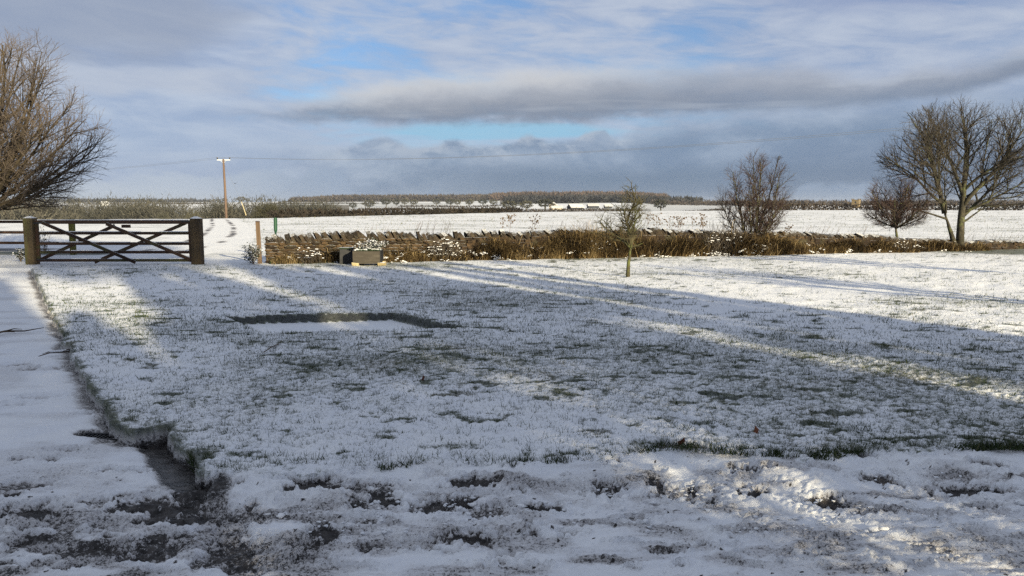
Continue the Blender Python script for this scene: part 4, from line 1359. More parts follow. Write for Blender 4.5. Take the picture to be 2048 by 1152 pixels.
def weed_strip():
    n = 90000
    s_lo, s_hi = wall_s(545), wall_s(1960)
    s = s_lo + (s_hi - s_lo) * rng.random(n)
    spx = np.array([wall_s(p) for p in (545, 700, 770, 830, 900, 1000, 1180, 1300, 1450, 1600, 1760, 1850, 1960)])
    dens = np.interp(s, spx, [0.28, 0.55, 0.60, 0.8, 0.9, 1.0, 1.0, 1.0, 1.0, 1.0, 0.8, 0.5, 0.35])
    hgt = np.interp(s, spx, [0.36, 0.60, 0.52, 0.55, 0.66, 0.86, 1.15, 1.0, 0.92, 0.66, 0.56, 0.50, 0.40])
    clump = fbm(s * 1.6, s * 0 + 3.3, 3, 300)
    keep = rng.random(n) < dens * np.clip(-0.35 + 2.3 * clump, 0.08, 1)
    s, hgt, clump = s[keep], hgt[keep], clump[keep]
    n = len(s)
    reach = 0.18 + 0.95 * fbm(s * 1.1, s * 0 + 8.8, 3, 305) ** 1.3
    off = 0.02 + reach * rng.random(n) ** 1.5
    d = wd / WLEN
    nrm = np.array([d[1], -d[0]])
    q = WA + s[:, None] * d + off[:, None] * nrm
    pos = np.concatenate([q, np.full((n, 1), -0.03)], 1)
    ln = hgt * (0.45 + 0.7 * rng.random(n)) * (1.05 - 0.75 * off) * (0.10 + 1.75 * clump)
    lean = rng.normal(0, 0.55, (n, 3))
    lean[:, :2] += nrm * 0.30
    sw = (fbm(s * 0.9, s * 0, 2, 310) - 0.5) * 1.6
    lean[:, :2] += sw[:, None] * d
    lean[:, 2] = np.minimum(0, -np.abs(rng.normal(0, 0.2, n)))
    tone = np.clip(0.44 + 1.7 * (fbm(s * 1.7, off * 3, 3, 320) - 0.5) + rng.normal(0, 0.20, n), 0, 1)
    straw = rng.random(n) < 0.035
    tone = np.where(straw, 0.85 + 0.15 * rng.random(n), tone)
    ln = np.where(straw, ln * 1.3, ln)
    V, F, T = blades(pos, ln, 0.007 + 0.008 * rng.random(n) + 0.004 * straw, lean, tone, bend=0.75)
    tag(obj('dead_grass', mesh_np('dead_grass', V, F, M['deadgrass'], {'tone': T})), 'brown dead grass and weeds growing along the foot of the wall', 'grass', kind='stuff')
    # green tussocks low at the left part of the wall
    n = 5000
    s = wall_s(540) + (wall_s(720) - wall_s(540)) * rng.random(n)
    off = 0.02 + 0.30 * rng.random(n)
    q = WA + s[:, None] * d + off[:, None] * nrm
    pos = np.concatenate([q, np.full((n, 1), -0.02)], 1)
    ln = (0.05 + 0.13 * rng.random(n)) * (0.4 + 1.2 * fbm(s * 3, s * 0, 2, 330))
    V, F, T = blades(pos, ln, np.full(n, 0.010), rng.normal(0, 0.4, (n, 3)), np.clip(rng.normal(0.5, 0.2, n), 0, 1))
    tag(obj('green_grass', mesh_np('green_grass', V, F, M['grass'], {'tone': T})), 'short green grass at the foot of the stone wall', 'grass', kind='stuff')
    # snow caught on the bent stems
    g = Geo()
    for k in range(170):
        s1 = rnd.uniform(wall_s(545), wall_s(1920))
        if rnd.random() > np.interp(s1, spx, [0.35, 0.45, 0.9, 0.9, 1, 0.9, 0.5, 0.9, 0.8, 0.5, 0.35, 0.2, 0.1]):
            continue
        o1 = rnd.uniform(0.05, 0.85)
        hh = float(np.interp(s1, spx, [0.22, 0.38, 0.42, 0.46, 0.55, 0.5, 0.55, 0.55, 0.5, 0.45, 0.35, 0.25, 0.1])) * rnd.uniform(0.0, 0.95) * (1 - 0.75 * o1)
        slope = rnd.uniform(-0.5, 0.5)
        for j in range(rnd.randint(4, 16)):
            ds = rnd.gauss(0, 0.075)
            c = wall_pt(s1 + ds, o1 + rnd.gauss(0, 0.04), max(0.01, hh + slope * ds + rnd.gauss(0, 0.018)))
            L_ = rnd.uniform(0.006, 0.022)
            g.blob(tuple(c), (L_ * rnd.uniform(1.0, 2.6), L_, rnd.uniform(0.004, 0.009)), 0.4, 5, 3)
    tag(g.build('snow_on_weeds', M['snow'], None, smooth=True), 'small pads of snow lying on the dead weeds', 'snow', kind='stuff')


weed_strip()


def bramble(label, px, w, h, n, seed, mat='twig', arch=1.0, snow=True):
    r = random.Random(seed)
    s = wall_s(px)
    base = wall_pt(s, 0.40)
    t = thing('bramble_bush', label, 'bush', base, (0, 0, wang), group='bramble tangles along the wall')
    g, sn = Geo(), Geo()
    for k in range(n):
        x_ = r.uniform(-w * 0.6, w * 0.6)
        y_ = r.uniform(-0.2, 0.25)
        dx = r.uniform(-1, 1) * w * 0.7
        dy = -r.uniform(-0.2, 0.4)
        hh = h * r.uniform(0.45, 1.1)
        pts = []
        for i in range(6):
            f = i / 5
            pts.append((x_ + dx * f + r.gauss(0, 0.015), y_ + dy * f + r.gauss(0, 0.015), hh * (4 * f * (1 - f * 0.5 * arch) * 0.5 + f * (1 - arch) * 0.3) + r.gauss(0, 0.012)))
        g.tube(pts, [0.008, 0.007, 0.006, 0.005, 0.004, 0.003], 3, cap=False)
        if snow and k % 3 == 0:
            p = pts[r.randint(2, 4)]
            sn.blob((p[0], p[1], p[2] + 0.012), (0.05 * r.uniform(0.4, 1.2), 0.02, 0.010), 0.3, 6, 3)
    g.build('canes', M[mat], t)
    if snow:
        tag(sn.build('lying_snow', M['snow'], t, smooth=True), kind='stuff')


bramble('grey bramble tangle to the right of the trough', 885, 0.55, 0.62, 150, 1)
bramble('snowy bramble tangle against the wall, left of the young tree', 1185, 0.6, 0.55, 120, 2)
bramble('leaning dry stems just left of the hawthorn shrub', 1430, 0.8, 0.7, 130, 3, arch=0.6)
bramble('low tangle of twigs at the foot of the hawthorn shrub', 1500, 0.5, 0.35, 110, 4)
bramble('thin twiggy stems against the wall left of the trough', 622, 0.45, 0.42, 70, 5)
bramble('brown tangle at the foot of the small round-headed tree', 1790, 0.6, 0.35, 80, 6)


def dock(label, px, top_py, k, seed, n=3):
    """dry weed standing above the wall: branching stems with clustered seed heads"""
    r = random.Random(seed)
    s = wall_s(px)
    base = wall_pt(s, -WT - 0.15)
    t = thing('dry_weed', label, 'weed', base, group='dry weeds standing above the wall')
    H = AT(px, top_py, base[1])[2]
    g, h = Geo(), Geo()
    for j in range(n):
        x_ = r.uniform(-k, k)
        pts = [(x_, 0, 0)]
        hh = H * r.uniform(0.86, 1.02)
        lean = r.uniform(-0.1, 0.3)
        for i in range(1, 6):
            pts.append((x_ + lean * hh * (i / 5) ** 2 * 0.5 + r.gauss(0, 0.012), r.gauss(0, 0.02), hh * i / 5))
        g.tube(pts, [0.008, 0.007, 0.006, 0.005, 0.004, 0.003], 4)
        for i in range(8):
            f = r.uniform(0.72, 1.0)
            q = Vector(pts[4]).lerp(Vector(pts[5]), max(0, f * 5 - 4)) if f > 0.8 else Vector(pts[3]).lerp(Vector(pts[4]), f * 5 - 3)
            e = q + Vector((r.uniform(-0.14, 0.16), r.uniform(-0.1, 0.1), r.uniform(0.0, 0.12)))
            g.tube([q, e], [0.004, 0.003], 3)
            for m_ in range(2):
                c = e + Vector((r.gauss(0, 0.015), r.gauss(0, 0.015), r.gauss(0, 0.015)))
                h.blob(tuple(c), (0.018, 0.018, 0.022), 0.3, 5, 3)
    g.build('stems', M['weed'], t)
    tag(h.build('seed_heads', M['weed'], t), kind='stuff')


dock('dry weed with dark seed heads above the wall, right of its middle hump', 1018, 432, 0.18, 1, 3)
dock('dry weed with seed heads above the wall, short gap left of the young tree', 1075, 438, 0.15, 2, 2)
dock('dry weed with seed heads above the wall, just right of the young tree', 1318, 430, 0.2, 3, 3)
dock('clump of dry weeds above the wall midway between young tree and hawthorn', 1362, 428, 0.22, 4, 4)
dock('clump of dry weeds above the wall just left of the hawthorn shrub', 1412, 430, 0.22, 5, 4)
dock('thin dry weed above the wall just right of the hawthorn shrub', 1590, 452, 0.2, 6, 2)


def reeds(label, px, w, n, seed, top):
    r = random.Random(seed)
    base = wall_pt(wall_s(px), -WT - 0.2)
    H = AT(px, top, base[1])[2]
    g = Geo()
    for k in range(n):
        x_ = r.uniform(-w, w)
        y_ = r.uniform(-0.1, 0.3)
        l = r.uniform(0.05, 0.35)
        hh = H * r.uniform(0.82, 1.0)
        g.tube([(x_, y_, 0), (x_ + l * 0.4, y_, hh * 0.6), (x_ + l, y_, hh)], [0.005, 0.004, 0.003], 3)
    t = thing('grass_stems', label, 'grass', base, group='tall dry grass stems behind the wall')
    tag(g.build('stalks', M['weed'], t), kind='stuff')


reeds('tall thin grass stems behind the wall, above the bramble right of the trough', 862, 0.6, 22, 1, 436)
reeds('tall thin grass stems behind the wall, near its middle', 1130, 0.9, 22, 2, 441)
reeds('sparse thin grass stems behind the wall, above the trough', 745, 0.6, 10, 3, 447)
reeds('thin grass stems behind the wall, left of the small round-headed tree', 1690, 1.2, 26, 4, 448)
reeds('thin grass stems behind the low wall end, right of the twin-stemmed tree', 2000, 1.4, 30, 5, 466)


# ------------------------------------------------------------------ lawn grass showing through the snow
def lawn_grass():
    n = 520000
    py = 500 + 450 * rng.random(n) ** 0.8
    px = -60 + 2170 * rng.random(n)
    v = (576 - py) / FPX
    kk = -CAM_H / (-sp + v * cp)
    x, y = (px - 1024) / FPX * kk, (cp + v * sp) * kk
    P = np.stack([x, y], 1)
    big = fbm(x * 0.55, y * 0.55, 4, 21)
    mid = fbm(x * 3.1, y * 3.1, 4, 33)
    dark = fbm(x * 3.6 + 40, y * 6.5, 3, 77)
    fine = fbm(x * 12, y * 12, 2, 400)
    lip = np.exp(-(poly_dist(P, lawn_left + notch + lawn_front) / 0.14) ** 2)
    bedd = poly_dist(P, BED, True)
    huge = fbm(x * 0.28 + 5, y * 0.40, 3, 52)
    prob = 0.40 + 0.9 * (huge - 0.5) + 0.5 * (big - 0.45) + 0.4 * (mid - 0.45) + 0.9 * sstep(0.65, 0.76, dark) + 0.8 * (fine - 0.5) + 0.12 * lip * (fine > 0.45) + 1.4 * np.exp(-(poly_dist(P, BED[:3]) / 0.08) ** 2)
    prob = prob * (0.78 + 0.22 * sstep(6.0, 9.0, y)) - 0.34 * sstep(1.0, 5.0, x) * sstep(8.5, 12.0, y) - 0.12 * sstep(-2.5, -4.5, x)
    keep = (rng.random(n) < prob) & inside(P, LAWN) & ~(inside(P, BED) & (bedd > 0.06))
    x, y, lip, bedd = x[keep], y[keep], lip[keep], bedd[keep]
    nt_ = 420
    ty = 4.6 + 6.5 * rng.random(nt_) ** 1.6
    tx_ = (rng.random(nt_) * 2 - 1) * 0.72 * ty
    tr_ = 0.02 + 0.05 * rng.random(nt_)
    rep_ = (10 + 34 * rng.random(nt_)).astype(int)
    qx = np.repeat(tx_, rep_) + rng.normal(0, 1, rep_.sum()) * np.repeat(tr_, rep_) * 1.6
    qy = np.repeat(ty, rep_) + rng.normal(0, 1, rep_.sum()) * np.repeat(tr_, rep_) * 0.8
    Q_ = np.stack([qx, qy], 1)
    ok = inside(Q_, LAWN) & ~inside(Q_, BED)
    nb_ = len(x)
    x, y = np.concatenate([x, qx[ok]]), np.concatenate([y, qy[ok]])
    lip, bedd = np.concatenate([lip, np.zeros(ok.sum())]), np.concatenate([bedd, np.full(ok.sum(), 9.0)])
    n = len(x)
    tall = np.ones(n)
    tall[nb_:] = 1.55
    d = np.hypot(x, y)
    pos = np.stack([x, y, lawn_z(x, y) - 0.004], 1)
    hang = np.exp(-(poly_dist(np.stack([x, y], 1), lawn_left + notch) / 0.10) ** 2)
    pos[:, 2] -= 0.060 * hang * rng.random(n)
    inb = inside(np.stack([x, y], 1), BED)
    pos[:, 2] -= np.where(inb, 1.5 * np.clip(bedd, 0, 0.06), 0)
    ln = (0.020 + 0.034 * rng.random(n)) * (1 + 0.5 * lip) * (1 + 0.02 * d) * tall
    wdt = (0.0028 + 0.0030 * rng.random(n)) * (1 + 0.07 * d)
    lean = rng.normal(0, 0.75, (n, 3))
    lean[:, 2] = 0
    tone = np.clip(rng.normal(0.42, 0.24, n), 0, 1)
    # one triangle each, bent over
    a = rng.random(n) * 6.283
    side = np.stack([np.cos(a), np.sin(a), np.zeros(n)], 1) * (wdt / 2)[:, None]
    dr = lean + np.array([0, 0, 1.0])
    dr /= np.linalg.norm(dr, axis=1)[:, None]
    V = np.stack([pos - side, pos + side, pos + dr * ln[:, None]], 1).reshape(-1, 3)
    F = np.arange(3 * n).reshape(-1, 3)
    tag(obj('lawn_grass', mesh_np('lawn_grass', V, F, M['grass'], {'tone': np.repeat(tone, 3)})), 'blades of green grass poking through the thin snow on the lawn', 'grass', kind='stuff')
    # field stubble just beyond the wall
    n = 46000
    py = 424 + 75 * rng.random(n)
    px = 420 + 1650 * rng.random(n)
    v = (576 - py) / FPX
    kk = -CAM_H / (-sp + v * cp)
    x, y = (px - 1024) / FPX * kk, (cp + v * sp) * kk
    P = np.stack([x, y], 1)
    E = np.interp(px, EDGE_PX, EDGE_D)
    keep = (~inside(P, LAWN)) & (y < E) & (poly_dist(P, LANE) > 2.0) & (rng.random(n) < 0.05 + 1.3 * (fbm(x * 0.22, y * 0.5, 4, 190) - 0.35))
    x, y = x[keep], y[keep]
    n = len(x)
    pos = np.stack([x, y, np.full(n, -0.01)], 1)
    ln = (0.04 + 0.09 * rng.random(n)) * np.clip(y / 45, 0.7, 2.0)
    V, F, T = blades(pos, ln, 0.012 * np.clip(y / 30, 0.8, 5), rng.normal(0, 0.5, (n, 3)), np.clip(rng.normal(0.75, 0.2, n), 0, 1))
    tag(obj('field_stubble', mesh_np('field_stubble', V, F, M['grass'], {'tone': T})), 'sparse stubble poking through the snow of the field', 'grass', kind='stuff')


lawn_grass()


# loose clods of snow along the trodden edge
def clods():
    g = Geo()
    r = rnd
    for k in range(1100):
        px = r.uniform(520, 2080)
        py = r.uniform(930, 1075)
        if r.random() > float(fbm(np.array([px / 90.0]), np.array([py / 30.0]), 2, 500)[0]) * 1.3:
            continue
        c = GP(px, py, -0.07)
        s = r.uniform(0.003, 0.011) * (2.2 if r.random() < 0.06 else 1)
        g.blob((c[0], c[1], -0.052 + 0.04 * max(0.0, min(1.0, (c[1] - 4.3) / 0.5)) + s * 0.2), (s * r.uniform(0.9, 2.0), s, s * r.uniform(0.5, 0.8)), 0.45, 6, 4)
    tag(g.build('snow_clods', M['snow'], None, smooth=True), 'small clods of kicked-up snow along the trodden edge of the drive', 'snow', kind='stuff')


clods()

# ------------------------------------------------------------------ small things on the ground
dg = GP(200, 873, -0.08)
grate = thing('drain_grate', 'cast iron drain grate half buried in snow at the lawn corner', 'drain', (dg[0] + 0.01, dg[1], -0.110), (0, 0, R(-4)))
Geo().bar((-0.16, -0.065, 0.02), (0.16, -0.065, 0.02), 0.02, 0.03).build('rim', M['iron'], grate)
Geo().bar((-0.16, 0.065, 0.02), (0.16, 0.065, 0.02), 0.02, 0.03).build('rim', M['iron'], grate)
Geo().box((0, 0, -0.004), (0.32, 0.13, 0.010)).build('well', M['black'], grate)
for i in range(11):
    Geo().box((-0.15 + i * 0.03, 0, 0.018), (0.010, 0.12, 0.022)).build('bar', M['iron'], grate)


def stick(label, pts, rads, twigs, mat='weed', snow=False):
    b0 = GP(*pts[0], -0.07)
    t = thing('fallen_stick', label, 'stick', (b0[0], b0[1], -0.035 if not label.endswith('lawn') else 0.03))
    P3 = []
    for i, p in enumerate(pts):
        q = GP(*p, -0.07 if not label.endswith('lawn') else 0.0)
        P3.append((q[0] - b0[0], q[1] - b0[1], 0.012 + 0.012 * (i % 2)))
    g = Geo().tube(P3, rads, 5)
    g.build('branch', M[mat], t, smooth=True)
    for (i, dx, dy) in twigs:
        p = P3[i]
        Geo().tube([p, (p[0] + dx * 0.6, p[1] + dy * 0.4, p[2] + 0.02), (p[0] + dx, p[1] + dy, p[2])], [rads[i] * 0.7, rads[i] * 0.5, 0.002], 4).build('twig', M[mat], t)
    if snow:
        Geo().tube([(a, b_, c + 0.012) for a, b_, c in P3[-3:]], [0.012, 0.014, 0.008], 6).build('lying_snow', M['snow'], t, smooth=True)


stick('long thin fallen stick lying on the snowy drive at the left edge', [(-20, 676), (12, 671), (50, 669), (88, 664)], [0.014, 0.012, 0.009, 0.004], [(1, 0.12, 0.14), (0, 0.2, 0.18)])
stick('forked fallen stick with snow on it by the lawn edge', [(78, 721), (100, 716), (125, 712), (152, 711)], [0.004, 0.008, 0.011, 0.013], [(2, -0.15, -0.12), (3, -0.1, -0.1)], snow=True)
stick('thin bare twig lying on the snowy lawn', [(528, 712), (543, 704), (556, 696), (564, 690)], [0.006, 0.006, 0.005, 0.003], [(1, -0.02, -0.08), (1, 0.06, -0.05)])
for (px, py, lab) in ((845, 768, 'upright dead brown leaf in the middle of the lawn'), (1512, 879, 'dark red dead leaf near the front right of the lawn'), (1357, 897, 'reddish dead leaf at the grassy front edge of the lawn')):
    c = GP(px, py)
    g = Geo()
    g.v = [(0, 0, 0), (0.022, 0.004, 0.02), (0.016, -0.004, 0.05), (0, 0.006, 0.072), (-0.018, -0.006, 0.046), (-0.022, 0.006, 0.02)]
    g.v = g.v + [(a, b_ + 0.004, c_) for a, b_, c_ in g.v]
    g.f = [(0, 1, 2, 3), (0, 3, 4, 5), (6, 9, 8, 7), (6, 11, 10, 9), (0, 6, 7, 1), (1, 7, 8, 2), (2, 8, 9, 3), (3, 9, 10, 4), (4, 10, 11, 5), (5, 11, 6, 0)]
    o = g.build('fallen_leaf', M['redleaf'], None, (c[0], c[1], float(lawn_z(np.array([c[0]]), np.array([c[1]]))[0]) + 0.004), (0.5, 0.4, rnd.uniform(0, 3)))
    tag(o, lab, 'leaf')

# ------------------------------------------------------------------ power line
PD = 100.0
pb = AT(453, 437, PD)
pz = gz(pb[0], PD)
pole = thing('utility_pole', 'brown wooden electricity pole with a white crossarm at the brow of the field', 'pole', (pb[0], pb[1], pz))
top = AT(451, 318, PD)[2] - pz
Geo().tube([(0, 0, -0.5), (-0.03, 0, top * 0.5), (-0.10, 0, top)], [0.17, 0.15, 0.12], 9).build('shaft', M['pole'], pole, smooth=True)
Geo().bar((-0.92, 0, top - 0.12), (0.78, 0, top - 0.12), 0.11, 0.12).build('crossarm', M['metal'], pole)
for sx in (-1, 1):
    Geo().bar((-0.10, -0.02, top - 0.55), (-0.10 + sx * 0.42, -0.02, top - 0.16), 0.04, 0.05).build('strut', M['metal'], pole)
    o = Geo().tube([(-0.08 + sx * 0.80, 0, top - 0.06), (-0.08 + sx * 0.80, 0, top + 0.10), (-0.08 + sx * 0.80, 0, top + 0.22)], [0.03, 0.09, 0.07], 7).build('insulator', M['black'], pole)
sa, sb = AT(483, 404, 96), AT(492, 430, 93)
Geo().tube([(sb[0] - pb[0], sb[1] - pb[1], sb[2] - pz), (sa[0] - pb[0], sa[1] - pb[1], sa[2] - pz)], [0.055, 0.05], 6).build('stay_guard', M['yellow'], pole)
Geo().tube([(sa[0] - pb[0], sa[1] - pb[1], sa[2] - pz), (-0.1, 0, top - 0.4)], [0.012, 0.012], 4).build('stay_wire', M['wire'], pole)
for k, (sx, lab) in enumerate(((-1, 'thin overhead wire on the far side of the pole, crossing the whole sky'), (1, 'thin overhead wire on the near side of the pole, crossing the whole sky'))):
    off = np.array([0.6, 0.8]) * sx * 0.75
    p0 = np.array([pb[0] + sx * 0.8, pb[1]])
    g = Geo()
    pts = []
    for i in range(13):
        f = i / 12
        pts.append((p0[0] - 95 * f, p0[1] + 66 * f, pz + top + 0.2 - 5.2 * f * (1 - f) + 1.0 * f))
    pts = pts[::-1]
    for i in range(1, 37):
        f = 1.5 * i / 36
        pts.append((p0[0] + 65 * f, p0[1] - 43 * f, pz + top + 0.2 - 4.52 * f + 3.92 * f * f))
    g.tube(pts, [0.012] * len(pts), 4)
    tag(g.build('overhead_wire', M['wire'], None), lab, 'wire', 'overhead wires')

c = AT(470, 367, 70)
g = Geo()
g.blob((0, 0, 0), (0.05, 0.14, 0.045), 0.05, 6, 4)
g.v += [(0.03, 0.03, 0.01), (0.03, -0.06, 0.01), (0.22, -0.08, 0.10), (0.20, 0.0, 0.10), (-0.03, 0.03, 0.01), (-0.03, -0.06, 0.01), (-0.22, -0.08, 0.10), (-0.20, 0.0, 0.10)]
m_ = len(g.v) - 8
g.f += [(m_, m_ + 1, m_ + 2, m_ + 3), (m_ + 4, m_ + 7, m_ + 6, m_ + 5)]
tag(g.build('flying_bird', M['black'], None, c, (0, 0, 0.6)), 'tiny dark bird flying just right of the electricity pole', 'bird')


# ------------------------------------------------------------------ far country
def twig_cloud(r, n, rx, ry, rz, zc, size, shell=0.5, flat=0.35):
    """crown of short thin faces pointing outwards"""
    a = r.random(n) * 6.283
    u = r.random(n) * 2 - 1
    rad = (shell + (1 - shell) * r.random(n)) ** 0.6
    rad *= 1 + 0.18 * np.sin(a * 3 + u * 5) + 0.10 * np.sin(a * 7)
    c = np.sqrt(1 - u * u)
    D = np.stack([c * np.cos(a), c * np.sin(a), u], 1)
    P = D * rad[:, None] * np.array([rx, ry, rz]) + np.array([0, 0, zc])
    out = D + r.normal(0, 0.5, (n, 3)) + np.array([0, 0, 0.3])
    out /= np.linalg.norm(out, axis=1)[:, None]
    sd = np.cross(out, r.normal(size=(n, 3)))
    sd /= np.linalg.norm(sd, axis=1)[:, None] + 1e-6
    L_ = size * (0.6 + 0.8 * r.random(n))[:, None]
    V = np.stack([P - sd * L_ * flat, P + sd * L_ * flat, P + out * L_ * 1.4], 1).reshape(-1, 3)
    return V


def wood(name, label, mat, spots, seed, n_each=40, hr=(12, 16), wr=(5, 8), conifer=0.0, cat='wood', tops=None, size=None, flat=0.35):
    """far woodland read as one mass: many small crowns in one mesh; spots: (t, d) pairs"""
    r = np.random.default_rng(seed)
    Vs, Ts = [], []
    for (t, d) in spots:
        h, w = r.uniform(*hr), r.uniform(*wr)
        x, y = t * d, d
        z0 = gz(x, y)
        if name == 'hilltop_wood':
            h *= float(np.interp(1024 + t * FPX, [580, 690], [0.45, 1.0]))
        if tops:
            h = AT(1024, r.uniform(*tops), d)[2] - z0
        if r.random() < conifer:
            V = twig_cloud(r, n_each, w * 0.5, w * 0.5, h * 0.55, h * 0.55, w * 0.30)
            f = np.clip((V[:, 2] / h), 0, 1.1)
            V[:, :2] *= np.clip(1.25 - f, 0.05, 1)[:, None]
        else:
            V = twig_cloud(r, n_each, w * 0.62, w * 0.62, h * 0.5, h * 0.48, size or w * 0.34, flat=flat)
        Vs.append(V + np.array([x, y, z0]))
        Ts.append(np.repeat(np.clip(r.normal(0.5, 0.24) + r.normal(0, 0.08, len(V) // 3), 0, 1), 3))
    V = np.concatenate(Vs)
    tag(obj(name, mesh_np(name, V, np.arange(len(V)).reshape(-1, 3), mat, {'tone': np.concatenate(Ts)})), label, cat, kind='stuff')


def tpx(px):
    return (px - 1024) / FPX


def spots(px0, px1, d0, d1, n, seed):
    r = np.random.default_rng(seed)
    return [(tpx(r.uniform(px0, px1)), r.uniform(d0, d1)) for _ in range(n)]


wood('hilltop_wood', 'grey-brown wood along the crest of the distant hill', M['farwood'], spots(585, 1010, 2030, 2450, 900, 1) + spots(640, 1010, 2300, 2600, 500, 12), 1, 26, (12, 17), (10, 16))
wood('hill_wood', 'reddish larch wood covering the distant rounded hill', M['farred'], spots(985, 1330, 1750, 2300, 1100, 2), 2, 26, (11, 16), (10, 15))
M['firtone'] = mat_blades('far_fir_twigs', ((0.0, (0.018, 0.021, 0.026)), (1.0, (0.045, 0.046, 0.048))), 0.95)
wood('fir_wood', 'dark fir wood at the foot of the distant rounded hill', M['firtone'], spots(1015, 1400, 1150, 1500, 560, 3), 3, 30, (7.5, 11), (8, 12), 0.3)
wood('tree_belt', 'grey-brown belt of trees along the right horizon behind the field', M['farwood'], spots(1300, 1480, 1000, 1250, 240, 4) + spots(1480, 1625, 800, 1000, 170, 5) + spots(1632, 2300, 900, 1150, 620, 6), 4, 34, wr=(6, 10), tops=(400, 407), size=1.6)
wood('far_ridge_wood', 'thin wood along the far left skyline', M['firtone'], spots(-100, 345, 2600, 3000, 300, 7) + spots(345, 425, 2900, 3100, 40, 8), 5, 24, (6, 10), (14, 22))
wood('valley_wood', 'olive-grey bare wood in the valley behind the gate', M['valley'], spots(-120, 330, 240, 330, 46, 9) + spots(200, 480, 200, 290, 34, 10) + spots(440, 660, 200, 300, 22, 11) + spots(-100, 120, 150, 230, 14, 13), 6, 2400, wr=(8, 14), tops=(397, 420), size=0.62, flat=0.14)
wood('scrub', 'brown scrub in the dip beyond the near field', M['valley'], spots(660, 1010, 420, 560, 80, 14) + spots(800, 1000, 330, 430, 40, 15), 7, 700, wr=(6, 10), tops=(426, 432), size=0.8, flat=0.16)

# skyline trees left of the hill wood
fr = np.random.default_rng(5)
far_mesh = []
for k in range(5):
    V = twig_cloud(fr, 420, 4.6, 4.6, 3.6, 6.6, 1.1)
    far_mesh.append(mesh_np('crown', V, np.arange(len(V)).reshape(-1, 3), M['fartree']))
far_trunk = Geo().tube([(0, 0, -0.5), (0, 0, 3.2), (0.2, 0, 6)], [0.55, 0.42, 0.2], 6).mesh('trunk', M['bark'])
fir_mesh = []
for k in range(3):
    V = twig_cloud(fr, 260, 2.6, 2.6, 6.0, 6.5, 1.0)
    V[:, :2] *= np.clip(1.25 - V[:, 2] / 12.5, 0.05, 1)[:, None]
    fir_mesh.append(mesh_np('crown', V, np.arange(len(V)).reshape(-1, 3), M['farfir']))


def far_tree(name, label, px, d, h, w, group, mesh=None, zdrop=0.0):
    x = tpx(px) * d
    t = thing(name, label, 'tree', (x, d, gz(x, d) - zdrop), (0, 0, rnd.uniform(0, 6)), group)
    for n_, me in (('trunk', far_trunk), ('crown', mesh or rnd.choice(far_mesh))):
        o = obj(n_, me, t)
        o.scale = (w / 9.5, w / 9.5, h / 10.5)
    return t


ROW = [(774, 11.5, 13), (794, 10, 10), (811, 10.5, 11), (829, 9, 11), (874, 10, 11), (901, 10.5, 13), (915, 9.5, 9), (939, 10, 12), (966, 9.5, 13), (987, 8.5, 11)]
for k, (px, h, w) in enumerate(ROW):
    far_tree('field_tree', '%s from the left of the bare oaks dotted along the distant snowy field' % ORD[k], px, 1090 + 25 * (k % 3), h, w, 'bare oaks in the distant field')
for k, (px, d, h, w, lab) in enumerate(((708, 930, 8, 9, 'low dark tree standing alone left of the distant field oaks'), (740, 960, 10, 15, 'wide dark thorn clump next to the lone low tree in the distant field'), (1020, 620, 8, 13, 'bushy dark tree at the right end of the distant snowy fields'),
                                        (1052, 560, 7, 9, 'dark tree in front of the distant farm, left of the barns'), (1090, 590, 7.5, 13, 'grey-brown tree just left of the white barn roofs'), (1320, 520, 7, 9, 'greenish bushy tree beyond the field, right of the young tree'))):
    far_tree('field_tree', lab, px, d, h, w, 'single trees in the distance')
for k, (px, h, w, kind_) in enumerate(((440, 10, 14, 0), (453, 13, 16, 0), (486, 17, 26, 0), (499, 12, 15, 0), (508, 15, 9, 1), (516, 14, 9, 1), (524, 13, 14, 0), (533, 14, 8, 1), (543, 9, 11, 0))):
    far_tree('skyline_tree', '%s from the left of the small trees on the skyline right of the pole' % ORD[k] if k > 1 else ('small skyline tree just left of the pole' if k == 0 else 'small skyline tree hidden behind the pole'), px, 2350, h, w, 'small trees on the skyline', fir_mesh[k % 3] if kind_ else None)
# round bushy tree beyond the brow, and two darker ones
V = twig_cloud(fr, 9000, 4.4, 4.4, 4.2, 4.9, 0.42, flat=0.14)
round_mesh = mesh_np('crown', V, np.arange(len(V)).reshape(-1, 3), M['rounded'])
V = twig_cloud(fr, 6000, 4.4, 4.4, 3.6, 5.0, 0.42, flat=0.16)
dark_mesh = mesh_np('crown', V, np.arange(len(V)).reshape(-1, 3), M['fartree'])
for px, py, d, w, me, lab in ((539, 406, 150, 6.2, round_mesh, 'rounded olive bushy tree beyond the brow, right of the pole'), (390, 421, 140, 3.6, dark_mesh, 'dark bush beyond the brow just behind the right gatepost'), (330, 421, 150, 3.4, dark_mesh, 'dark bush beyond the brow above the right half of the gate')):
    topz = AT(px, py, d)[2]
    x = tpx(px) * d
    z0 = gz(x, d)
    t = thing('bushy_tree', lab, 'tree', (x, d, z0), group='bushy trees beyond the brow')
    for n_, m_ in (('trunk', far_trunk), ('crown', me)):
        o = obj(n_, m_, t)
        o.scale = (w / 9.0, w / 9.0, (topz - z0) / 9.6)


